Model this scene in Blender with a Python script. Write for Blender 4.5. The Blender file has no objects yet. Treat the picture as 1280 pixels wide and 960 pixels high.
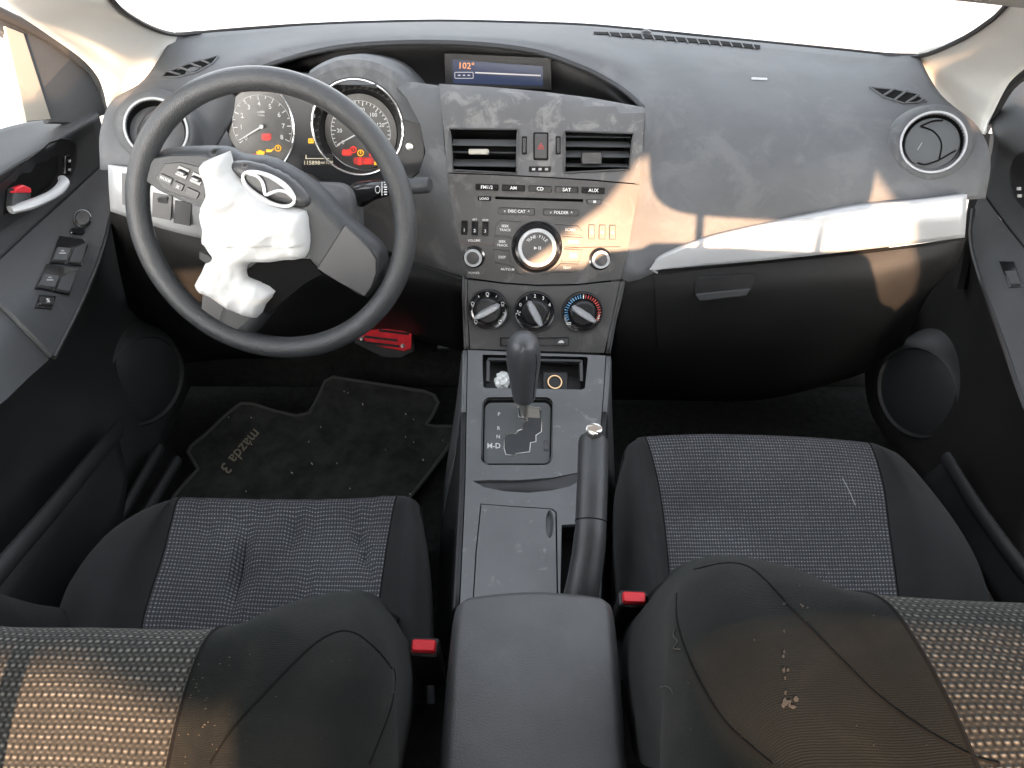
import bpy, bmesh, math, random
from mathutils import Vector, Matrix, noise
from mathutils.bvhtree import BVHTree
from mathutils.geometry import delaunay_2d_cdt
random.seed(7)
R = math.radians
sc = bpy.context.scene
COL = sc.collection

# ------------------------------------------------------------------ camera
CAM = Vector((0, 0, 1.13)); FPX = 967.0
cd = bpy.data.cameras.new('camera'); co = bpy.data.objects.new('camera', cd); COL.objects.link(co)
cd.sensor_width = 36; cd.lens = FPX / 1280 * 36; cd.clip_start = .01; cd.clip_end = 3000
RM = Matrix.Rotation(R(.5), 3, 'Z') @ Matrix.Rotation(R(50), 3, 'X') @ Matrix.Rotation(R(1.5), 3, 'Z')
co.matrix_world = Matrix.Translation(CAM) @ RM.to_4x4()
sc.camera = co

# ------------------------------------------------------------------ world, sun, exposure
SUN_EL, SKY, SUN, EXPO = 16.4, .15, 3.2, 3.12
w = bpy.data.worlds.new('World'); sc.world = w; w.use_nodes = True
nt = w.node_tree; nt.nodes.clear()
sky = nt.nodes.new('ShaderNodeTexSky'); sky.sky_type = 'NISHITA'; sky.sun_disc = False
sky.sun_elevation = R(SUN_EL); sky.sun_rotation = R(180); sky.air_density = 1.0; sky.dust_density = 2.5; sky.ozone_density = 1.0
bg = nt.nodes.new('ShaderNodeBackground'); bg.inputs[1].default_value = SKY
wo = nt.nodes.new('ShaderNodeOutputWorld')
hz = nt.nodes.new('ShaderNodeHueSaturation'); hz.inputs['Saturation'].default_value = .26
nt.links.new(sky.outputs[0], hz.inputs['Color']); nt.links.new(hz.outputs[0], bg.inputs[0]); nt.links.new(bg.outputs[0], wo.inputs[0])
sl = bpy.data.lights.new('sun', 'SUN'); sl.energy = SUN; sl.angle = R(.5); sl.color = (1, .61, .36)
so = bpy.data.objects.new('sun', sl); COL.objects.link(so)
SDIR = Vector((0, math.cos(R(SUN_EL)), -math.sin(R(SUN_EL))))       # the way the light travels
so.rotation_euler = SDIR.to_track_quat('-Z', 'Y').to_euler(); so.location = (0, -6, 3)
sc.view_settings.view_transform = 'Standard'; sc.view_settings.look = 'None'
sc.view_settings.exposure = EXPO; sc.view_settings.gamma = 1
sc.cycles.max_bounces = 10; sc.cycles.diffuse_bounces = 5; sc.cycles.transparent_max_bounces = 12

# ------------------------------------------------------------------ geometry helpers
def ray(px, py): return RM @ Vector(((px - 640) / FPX, -(py - 480) / FPX, -1))
def at(px, py, y=None, z=None, x=None, d=None):
    r = ray(px, py)
    if d is not None: t = d
    elif y is not None: t = (y - CAM.y) / r.y
    elif z is not None: t = (z - CAM.z) / r.z
    else: t = (x - CAM.x) / r.x
    return CAM + r * t
def pl(px, py, o, n):                                               # where the line of sight meets a plane
    r = ray(px, py); return CAM + r * ((o - CAM).dot(n) / r.dot(n))
def cr(a, b, c, d, t):
    return .5 * ((2 * b) + (c - a) * t + (2 * a - 5 * b + 4 * c - d) * t * t + (3 * b - a - 3 * c + d) * t ** 3)
def spline(p, n):
    out = []
    for i in range(len(p) - 1):
        a = p[i - 1] if i else p[0] * 2 - p[1]; b = p[i]; c = p[i + 1]
        d = p[i + 2] if i + 2 < len(p) else p[-1] * 2 - p[-2]
        for k in range(n): out.append(cr(a, b, c, d, k / n))
    out.append(p[-1].copy()); return out
def spl2(pts, n=4, closed=False):
    v = [Vector((a, b)) for a, b in pts]
    if not closed: return [tuple(q) for q in spline(v, n)]
    v = v[-2:] + v + v[:3]; s = spline(v, n); return [tuple(q) for q in s[2 * n:-2 * n - n + n - n]][:len(pts) * n]
class Surf:
    """smooth sheet through a net of control points"""
    def __init__(s, ctrl, n=6, m=None):
        m = m or n
        cols = [spline(c, n) for c in ctrl]
        rows = [spline([c[i] for c in cols], m) for i in range(len(cols[0]))]
        s.g = rows; s.n = n; s.m = m; s.build()
    def build(s):
        s.V = [p for r in s.g for p in r]; W = len(s.g[0])
        s.F = [(i * W + j, i * W + j + 1, i * W + W + j + 1, i * W + W + j) for i in range(len(s.g) - 1) for j in range(W - 1)]
        s.bvh = BVHTree.FromPolygons(s.V, s.F)
    def hit(s, px, py):
        r = ray(px, py).normalized(); l, nn, i, d = s.bvh.ray_cast(CAM, r)
        if l is None:
            dd = sum((v - CAM).length for v in s.V) / len(s.V)
            p = CAM + r * dd
            for _ in range(12):
                l, nn, i, d = s.bvh.find_nearest(p); dn = r.dot(nn)
                if abs(dn) < .15: p = CAM + r * (l - CAM).dot(r)
                else: p = CAM + r * ((l - CAM).dot(nn) / dn)
            l = p
        if nn.dot(CAM - l) < 0: nn = -nn
        return l, nn
    def off(s, px, py, h):
        l, nn = s.hit(px, py); return l + nn * h
class Plane:
    def __init__(s, o, n): s.o = Vector(o); s.n = Vector(n).normalized()
    def hit(s, px, py):
        l = pl(px, py, s.o, s.n); return l, (s.n if s.n.dot(CAM - l) > 0 else -s.n)
    def off(s, px, py, h):
        l, n = s.hit(px, py); return l + n * h
class Fr:
    def __init__(s, o, ex, ey, n=None):
        s.o = Vector(o); s.ex = Vector(ex); s.ey = Vector(ey); s.n = (n or s.ex.cross(s.ey)).normalized()
    def p(s, x, y, z=0): return s.o + s.ex * x + s.ey * y + s.n * z
    def turn(s, a):
        c, d = math.cos(a), math.sin(a); return Fr(s.o, s.ex * c + s.ey * d, s.ey * c - s.ex * d, s.n)
def fpx(S, px, py, d=6):                                            # local unit = one picture pixel there
    o, n = S.hit(px, py); a = S.hit(px + d, py)[0]; b = S.hit(px - d, py)[0]; c = S.hit(px, py - d)[0]; e = S.hit(px, py + d)[0]
    return Fr(o, (a - b) / (2 * d), (c - e) / (2 * d), n)
def fm(S, px, py, h=0):                                             # local unit = one metre
    a = S.hit(px - 8, py); b = S.hit(px + 8, py); c = S.hit(px, py - 8); e = S.hit(px, py + 8); o = S.hit(px, py)[0]
    ex = (b[0] - a[0]).normalized(); n = ex.cross((c[0] - e[0])).normalized()
    if n.dot(CAM - o) < 0: n = -n
    ey = n.cross(ex); return Fr(o + n * h, ex, ey, n)
def slab(bm, F, pts, z0, z1, bev=0, bh=None, bottom=False):
    bh = min(abs(z1 - z0) * .6, .0015) if bh is None else bh
    n = len(pts); cx = sum(p[0] for p in pts) / n; cy = sum(p[1] for p in pts) / n
    rings = [[bm.verts.new(F.p(x, y, z0)) for x, y in pts]]
    if bev:
        rings.append([bm.verts.new(F.p(x, y, z1 - bh)) for x, y in pts])
        ins = []
        for i in range(n):
            a = Vector(pts[i - 1]); b = Vector(pts[i]); c = Vector(pts[(i + 1) % n])
            t = (c - a)
            if t.length < 1e-9: t = Vector((1, 0))
            nn = Vector((-t.y, t.x)).normalized(); ins.append(b + nn * bev * area_sign(pts))
        rings.append([bm.verts.new(F.p(q.x, q.y, z1)) for q in ins])
    else: rings.append([bm.verts.new(F.p(x, y, z1)) for x, y in pts])
    for a, b in zip(rings, rings[1:]):
        for i in range(n):
            try: bm.faces.new((a[i], a[(i + 1) % n], b[(i + 1) % n], b[i]))
            except ValueError: pass
    bm.faces.new(rings[-1])
    if bottom: bm.faces.new(rings[0][::-1])
def area_sign(p): 
    s = sum(p[i - 1][0] * p[i][1] - p[i][0] * p[i - 1][1] for i in range(len(p))); return 1 if s > 0 else -1
def rrect(cx, cy, w, h, r=0, k=4, a=0):
    r = min(r, w / 2 - 1e-6, h / 2 - 1e-6); o = []
    if r <= 0: o = [(-w / 2, -h / 2), (w / 2, -h / 2), (w / 2, h / 2), (-w / 2, h / 2)]
    else:
        for qx, qy, t0 in ((1, -1, -90), (1, 1, 0), (-1, 1, 90), (-1, -1, 180)):
            for i in range(k + 1):
                t = R(t0 + 90 * i / k); o.append((qx * (w / 2 - r) + r * math.cos(t), qy * (h / 2 - r) + r * math.sin(t)))
    c, s = math.cos(a), math.sin(a); return [(cx + x * c - y * s, cy + x * s + y * c) for x, y in o]
def circ(cx, cy, r, k=24, ry=None): return [(cx + r * math.cos(2 * math.pi * i / k), cy + (ry or r) * math.sin(2 * math.pi * i / k)) for i in range(k)]
def lathe(bm, F, cx, cy, prof, seg=40, cap=True):
    rings = [[bm.verts.new(F.p(cx + r * math.cos(2 * math.pi * i / seg), cy + r * math.sin(2 * math.pi * i / seg), z)) for i in range(seg)] for r, z in prof]
    for a, b in zip(rings, rings[1:]):
        for i in range(seg): bm.faces.new((a[i], a[(i + 1) % seg], b[(i + 1) % seg], b[i]))
    if cap: bm.faces.new(rings[-1])
def tube(bm, P, rad, seg=12, cap=True, closed=False, sq=None, up=None):
    if not isinstance(rad, (list, tuple)): rad = [rad] * len(P)
    n = len(P); rings = []; up = Vector(up) if up else Vector((.13, .2, 1)).normalized()
    for i in range(n):
        if closed: t = P[(i + 1) % n] - P[i - 1]
        else: t = P[min(i + 1, n - 1)] - P[max(i - 1, 0)]
        t.normalize(); u = t.cross(up)
        if u.length < 1e-4: u = t.cross(Vector((1, 0, 0)))
        u.normalize(); v = u.cross(t)
        rings.append([bm.verts.new(P[i] + (u * math.cos(2 * math.pi * k / seg) + v * (sq or 1) * math.sin(2 * math.pi * k / seg)) * rad[i]) for k in range(seg)])
    for i in range(n if closed else n - 1):
        a, b = rings[i], rings[(i + 1) % n]
        for k in range(seg): bm.faces.new((a[k], a[(k + 1) % seg], b[(k + 1) % seg], b[k]))
    if cap and not closed: bm.faces.new(rings[0][::-1]); bm.faces.new(rings[-1])
def box(bm, c, s, rot=None):
    M = Matrix.Translation(c) @ (rot.to_4x4() if rot else Matrix.Identity(4)) @ Matrix.Diagonal((*s, 1))
    bmesh.ops.create_cube(bm, size=1, matrix=M)
_tc = {}
def text(bm, F, s, cx, cy, size, z, ang=0, bold=0):
    if s not in _tc:
        cu = bpy.data.curves.new('lettering', 'FONT'); cu.body = s; cu.size = 1; cu.align_x = 'CENTER'; cu.align_y = 'CENTER'; cu.resolution_u = 2; cu.offset = .012
        ob = bpy.data.objects.new('lettering', cu); COL.objects.link(ob); bpy.context.view_layer.update()
        me = bpy.data.meshes.new_from_object(ob.evaluated_get(bpy.context.evaluated_depsgraph_get()))
        _tc[s] = ([v.co.copy() for v in me.vertices], [tuple(p.vertices) for p in me.polygons])
        bpy.data.objects.remove(ob); bpy.data.curves.remove(cu); bpy.data.meshes.remove(me)
    V, P = _tc[s]; c, d = math.cos(ang) * size, math.sin(ang) * size
    vs = [bm.verts.new(F.p(cx + v.x * c - v.y * d, cy + v.x * d + v.y * c, z)) for v in V]
    for p in P:
        try: bm.faces.new([vs[i] for i in p])
        except ValueError: pass
def inside(p, poly):
    x, y = p; c = False; j = len(poly) - 1
    for i in range(len(poly)):
        xi, yi = poly[i]; xj, yj = poly[j]
        if (yi > y) != (yj > y) and x < (xj - xi) * (y - yi) / (yj - yi) + xi: c = not c
        j = i
    return c
def edist(p, poly):
    q = Vector(p); b = 1e9
    for i in range(len(poly)):
        a = Vector(poly[i - 1]); c = Vector(poly[i]); e = c - a; L = e.length_squared
        t = 0 if L == 0 else max(0, min(1, (q - a).dot(e) / L)); b = min(b, (a + e * t - q).length)
    return b
def densify(poly, step):
    o = []
    for i in range(len(poly)):
        a = Vector(poly[i]); b = Vector(poly[(i + 1) % len(poly)]); k = max(1, int((b - a).length / step))
        for j in range(k): o.append(tuple(a.lerp(b, j / k)))
    return o
def tri(outline, holes=(), step=10):
    loops = [densify(outline, step)] + [densify(h, step) for h in holes]
    pts = []; edges = []
    for L in loops:
        b = len(pts); pts += [Vector(p) for p in L]; edges += [(b + i, b + (i + 1) % len(L)) for i in range(len(L))]
    xs = [p[0] for p in outline]; ys = [p[1] for p in outline]
    i = 0; y = min(ys) + step * .5
    while y < max(ys):
        x = min(xs) + (step * .5 if i % 2 else step)
        while x < max(xs):
            if inside((x, y), outline) and not any(inside((x, y), h) for h in holes) and all(edist((x, y), L) > step * .45 for L in loops): pts.append(Vector((x, y)))
            x += step
        y += step * .87; i += 1
    v, e, f, *_ = delaunay_2d_cdt(pts, edges, [], 0, 1e-4)
    ff = []
    for t in f:
        c = sum((v[k] for k in t), Vector((0, 0))) / len(t)
        if inside(c, outline) and not any(inside(c, h) for h in holes): ff.append(t)
    return v, ff, loops
def sheet(bm, S, outline, holes=(), step=10, h=0, rim=.01, edge=0, hf=None):
    """patch of surface S bounded by an outline, with openings; rim turns every border inwards"""
    v, ff, loops = tri(outline, holes, step); vs = []; uvl = bm.loops.layers.uv.verify()
    for q in v:
        l, n = S.hit(q.x, q.y); hh = h + (hf(q.x, q.y) if hf else 0); vs.append(bm.verts.new(l + n * hh))
    for t in ff:
        try:
            f = bm.faces.new([vs[k] for k in t])
            for lp, k in zip(f.loops, t): lp[uvl].uv = (v[k].x / 1000, v[k].y / 1000)
        except ValueError: pass
    if rim:
        for L in loops:
            a = []; b = []
            for q in L:
                l, n = S.hit(*q); hh = h + (hf(*q) if hf else 0); a.append(bm.verts.new(l + n * hh)); b.append(bm.verts.new(l + n * (hh - rim)))
            for i in range(len(L)): bm.faces.new((a[i - 1], a[i], b[i], b[i - 1]))
        bmesh.ops.remove_doubles(bm, verts=bm.verts, dist=2e-5)

# ------------------------------------------------------------------ object helpers
ORG = {}
def obj(name, bm, mat, parent=None, smooth=True, ang=40, solid=0, weld=False, label=None):
    if weld: bmesh.ops.remove_doubles(bm, verts=bm.verts, dist=1e-5)
    bmesh.ops.recalc_face_normals(bm, faces=bm.faces)
    me = bpy.data.meshes.new(name); 
    if parent is not None: o = ORG[parent.name]
    else:
        lo = Vector([min(v.co[i] for v in bm.verts) for i in range(3)]); hi = Vector([max(v.co[i] for v in bm.verts) for i in range(3)])
        o = Vector(((lo.x + hi.x) / 2, (lo.y + hi.y) / 2, lo.z))
    for v in bm.verts: v.co -= o
    if smooth:
        for f in bm.faces: f.smooth = True
        for e in bm.edges:
            if len(e.link_faces) > 2 or (len(e.link_faces) == 2 and (e.calc_face_angle(0) > R(ang) or not e.is_contiguous)): e.smooth = False
    bm.to_mesh(me); bm.free()
    ob = bpy.data.objects.new(name, me); COL.objects.link(ob)
    if mat: me.materials.append(mat)
    if parent is not None: ob.parent = parent
    else: ob.location = o
    ORG[ob.name] = o
    if label: ob['label'] = label
    if solid:
        m = ob.modifiers.new('thickness', 'SOLIDIFY'); m.thickness = solid; m.offset = -1
    return ob
def thing(name, label, cat, loc, group=None):
    o = bpy.data.objects.new(name, None); o.empty_display_size = .05; COL.objects.link(o); o.location = loc
    o['label'] = label; o['category'] = cat
    if group: o['group'] = group
    ORG[o.name] = Vector(loc); return o
def tag(o, label, cat, group=None, kind=None):
    if label: o['label'] = label; o['category'] = cat
    if group: o['group'] = group
    if kind: o['kind'] = kind
    return o
def struct(o): o['kind'] = 'structure'; return o
def B(): return bmesh.new()
def camface(bm):                                                    # faces towards the cabin
    for f in bm.faces:
        f.normal_update()
        if f.normal.dot(CAM - f.calc_center_median()) < 0: f.normal_flip()
def orig(bm_obj): return bm_obj
def obj_sheet(name, S, outline, mat, parent=None, holes=(), step=10, h=0, rim=.006, hf=None, label=None):
    bm = B(); sheet(bm, S, outline, holes, step, h, rim, hf=hf); return obj(name, bm, mat, parent, label=label, ang=35)
def surf_obj(name, S, mat, parent=None, c0=0, c1=None, r0=0, r1=None, solid=.004, uvs=1):
    bm = B(); uvl = bm.loops.layers.uv.verify(); g = S.g; c1 = c1 if c1 is not None else len(g[0]) - 1; r1 = r1 if r1 is not None else len(g) - 1
    mid = (c0 + c1) // 2; ul = []; vl = [0]
    for i in range(1, len(g)): vl.append(vl[-1] + (g[i][mid] - g[i - 1][mid]).length)
    rm = len(g) // 2; uu = [0]
    for j in range(1, len(g[0])): uu.append(uu[-1] + (g[rm][j] - g[rm][j - 1]).length)
    V = {(i, j): bm.verts.new(g[i][j]) for i in range(r0, r1 + 1) for j in range(c0, c1 + 1)}
    for i in range(r0, r1):
        for j in range(c0, c1):
            f = bm.faces.new((V[i, j], V[i, j + 1], V[i + 1, j + 1], V[i + 1, j]))
            for lp, (a, b) in zip(f.loops, ((i, j), (i, j + 1), (i + 1, j + 1), (i + 1, j))): lp[uvl].uv = (uu[b], vl[a])
    ob = obj(name, bm, mat, parent)
    me = ob.data; o = ORG[ob.name]; s = 0
    for p in me.polygons: s += p.normal.dot(CAM - o - p.center)
    if s < 0: me.flip_normals()
    if solid: m = ob.modifiers.new('thickness', 'SOLIDIFY'); m.thickness = solid; m.offset = -1
    return ob

# ------------------------------------------------------------------ materials
def mat(name, col, rough=.5, metal=0, spec=.5, var=0, vs=8, bump=0, bs=900, emit=None, es=1, dust=None, coat=0, sheen=0, col2=None, alpha=None, rib=0):
    m = bpy.data.materials.new(name); m.use_nodes = True; N = m.node_tree.nodes; L = m.node_tree.links; p = N['Principled BSDF']
    p.inputs['Base Color'].default_value = (*col, 1); p.inputs['Roughness'].default_value = rough; p.inputs['Metallic'].default_value = metal
    p.inputs['Specular IOR Level'].default_value = spec; p.inputs['Coat Weight'].default_value = coat; p.inputs['Coat Roughness'].default_value = .15
    if sheen: p.inputs['Sheen Weight'].default_value = sheen; p.inputs['Sheen Roughness'].default_value = .5
    tc = N.new('ShaderNodeTexCoord'); csrc = None
    if var or dust or col2:
        n1 = N.new('ShaderNodeTexNoise'); n1.inputs['Scale'].default_value = vs; n1.inputs['Detail'].default_value = 8; n1.inputs['Roughness'].default_value = .6
        L.new(tc.outputs['Object'], n1.inputs['Vector'])
        mp = N.new('ShaderNodeMapRange'); L.new(n1.outputs['Fac'], mp.inputs[0]); mp.inputs[1].default_value = .35; mp.inputs[2].default_value = .65
        mx = N.new('ShaderNodeMix'); mx.data_type = 'RGBA'; L.new(mp.outputs[0], mx.inputs['Factor'])
        c2 = col2 or tuple(c * (1 + var) for c in col); c1 = tuple(c * (1 - var) for c in col) if not col2 else col
        mx.inputs['A'].default_value = (*c1, 1); mx.inputs['B'].default_value = (*c2, 1); csrc = mx.outputs['Result']
        if dust:
            dcol, dsc, lo, hi, amt = dust
            n2 = N.new('ShaderNodeTexNoise'); n2.inputs['Scale'].default_value = dsc; n2.inputs['Detail'].default_value = 10; n2.inputs['Roughness'].default_value = .68; n2.inputs['Distortion'].default_value = .5
            L.new(tc.outputs['Object'], n2.inputs['Vector'])
            m2 = N.new('ShaderNodeMapRange'); L.new(n2.outputs['Fac'], m2.inputs[0]); m2.inputs[1].default_value = lo; m2.inputs[2].default_value = hi; m2.inputs[4].default_value = amt
            mx2 = N.new('ShaderNodeMix'); mx2.data_type = 'RGBA'; L.new(m2.outputs[0], mx2.inputs['Factor']); L.new(csrc, mx2.inputs['A']); mx2.inputs['B'].default_value = (*dcol, 1); csrc = mx2.outputs['Result']
            rr = N.new('ShaderNodeMapRange'); L.new(m2.outputs[0], rr.inputs[0]); rr.inputs[3].default_value = rough; rr.inputs[4].default_value = min(1, rough + .3); L.new(rr.outputs[0], p.inputs['Roughness'])
        L.new(csrc, p.inputs['Base Color'])
    if bump:
        nb = N.new('ShaderNodeTexNoise'); nb.inputs['Scale'].default_value = bs; nb.inputs['Detail'].default_value = 3; L.new(tc.outputs['Object'], nb.inputs['Vector'])
        b = N.new('ShaderNodeBump'); b.inputs['Strength'].default_value = bump; b.inputs['Distance'].default_value = .001; L.new(nb.outputs['Fac'], b.inputs['Height']); L.new(b.outputs[0], p.inputs['Normal'])
    if rib:
        wv = N.new('ShaderNodeTexWave'); wv.bands_direction = 'Y'; wv.inputs['Scale'].default_value = math.pi * 2 / 20 / rib * 1.0; wv.inputs['Distortion'].default_value = .6; wv.inputs['Detail'].default_value = 1; L.new(tc.outputs['UV'], wv.inputs['Vector'])
        b2 = N.new('ShaderNodeBump'); b2.inputs['Strength'].default_value = .22; b2.inputs['Distance'].default_value = .0008; L.new(wv.outputs['Fac'], b2.inputs['Height']); L.new(b.outputs[0], b2.inputs['Normal']); L.new(b2.outputs[0], p.inputs['Normal'])
        mr = N.new('ShaderNodeMapRange'); L.new(wv.outputs['Fac'], mr.inputs[0]); mr.inputs[3].default_value = .88; mr.inputs[4].default_value = 1.08
        vm = N.new('ShaderNodeVectorMath'); vm.operation = 'SCALE'; L.new(csrc, vm.inputs[0]); L.new(mr.outputs[0], vm.inputs['Scale']); L.new(vm.outputs[0], p.inputs['Base Color'])
    if emit: p.inputs['Emission Color'].default_value = (*emit, 1); p.inputs['Emission Strength'].default_value = es
    return m
def weave(name, base, thread, su, sv, second=0, gap=.5, sharp=6):
    m = bpy.data.materials.new(name); m.use_nodes = True; N = m.node_tree.nodes; L = m.node_tree.links; p = N['Principled BSDF']
    p.inputs['Roughness'].default_value = .9; p.inputs['Specular IOR Level'].default_value = .12
    tc = N.new('ShaderNodeTexCoord')
    def mt(op, a, b=None, c=None):
        n = N.new('ShaderNodeMath'); n.operation = op
        for k, q in enumerate((a, b, c)):
            if q is None: continue
            if isinstance(q, (int, float)): n.inputs[k].default_value = q
            else: L.new(q, n.inputs[k])
        return n.outputs[0]
    nz = N.new('ShaderNodeTexNoise'); nz.inputs['Scale'].default_value = 45; nz.inputs['Detail'].default_value = 2; L.new(tc.outputs['UV'], nz.inputs['Vector'])
    sm = N.new('ShaderNodeVectorMath'); sm.operation = 'MULTIPLY_ADD'; L.new(nz.outputs['Color'], sm.inputs[0]); sm.inputs[1].default_value = (.0012, .0018, 0); L.new(tc.outputs['UV'], sm.inputs[2])
    sp = N.new('ShaderNodeSeparateXYZ'); L.new(sm.outputs[0], sp.inputs[0])
    u = mt('MULTIPLY', sp.outputs[0], 2 * math.pi / su); v = mt('MULTIPLY', sp.outputs[1], 2 * math.pi / sv)
    a = mt('MULTIPLY_ADD', mt('COSINE', v), .5, .5); b = mt('MULTIPLY_ADD', mt('COSINE', u), .5, .5)
    d = mt('MULTIPLY', mt('POWER', a, sharp), mt('POWER', b, 1.1))
    if second:
        a2 = mt('SUBTRACT', 1, a); b2 = mt('SUBTRACT', 1, b); d = mt('ADD', d, mt('MULTIPLY', mt('MULTIPLY', mt('POWER', a2, sharp), mt('POWER', b2, 1.5)), second))
    wn = N.new('ShaderNodeTexWhiteNoise'); wn.noise_dimensions = '2D'; cb = N.new('ShaderNodeCombineXYZ')
    L.new(mt('ROUND', mt('MULTIPLY', u, 1 / (2 * math.pi))), cb.inputs[0]); L.new(mt('ROUND', mt('MULTIPLY', v, 1 / (2 * math.pi))), cb.inputs[1]); L.new(cb.outputs[0], wn.inputs['Vector'])
    d = mt('MULTIPLY', d, mt('MULTIPLY_ADD', wn.outputs['Value'], .7, .55))
    mx = N.new('ShaderNodeMix'); mx.data_type = 'RGBA'; L.new(d, mx.inputs['Factor']); mx.inputs['B'].default_value = (*thread, 1)
    gp = N.new('ShaderNodeMix'); gp.data_type = 'RGBA'; L.new(mt('POWER', mt('MAXIMUM', b, 0.0), .5), gp.inputs['Factor']); gp.inputs['A'].default_value = (*[c * gap for c in base], 1); gp.inputs['B'].default_value = (*base, 1)
    L.new(gp.outputs['Result'], mx.inputs['A'])
    n1 = N.new('ShaderNodeTexNoise'); n1.inputs['Scale'].default_value = 7; n1.inputs['Detail'].default_value = 6; L.new(tc.outputs['Object'], n1.inputs['Vector'])
    mp = N.new('ShaderNodeMapRange'); L.new(n1.outputs['Fac'], mp.inputs[0]); mp.inputs[1].default_value = .3; mp.inputs[2].default_value = .7; mp.inputs[3].default_value = .75; mp.inputs[4].default_value = 1.2
    sc2 = N.new('ShaderNodeVectorMath'); sc2.operation = 'SCALE'; L.new(mx.outputs['Result'], sc2.inputs[0]); L.new(mp.outputs[0], sc2.inputs['Scale']); L.new(sc2.outputs[0], p.inputs['Base Color'])
    bp_ = N.new('ShaderNodeBump'); bp_.inputs['Strength'].default_value = .7; bp_.inputs['Distance'].default_value = .0012; L.new(mt('ADD', d, mt('MULTIPLY', b, .5)), bp_.inputs['Height']); L.new(bp_.outputs[0], p.inputs['Normal'])
    return m
def glassm(name, tint=(1, 1, 1), refl=.06):
    m = bpy.data.materials.new(name); m.use_nodes = True; N = m.node_tree.nodes; L = m.node_tree.links; N.clear()
    o = N.new('ShaderNodeOutputMaterial'); t = N.new('ShaderNodeBsdfTransparent'); t.inputs[0].default_value = (*tint, 1); g = N.new('ShaderNodeBsdfGlossy'); g.inputs['Roughness'].default_value = .02
    mx = N.new('ShaderNodeMixShader'); f = N.new('ShaderNodeFresnel'); f.inputs[0].default_value = 1.4
    L.new(f.outputs[0], mx.inputs[0]); L.new(t.outputs[0], mx.inputs[1]); L.new(g.outputs[0], mx.inputs[2]); L.new(mx.outputs[0], o.inputs[0]); return m
DUST = (.22, .21, .2)
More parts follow.
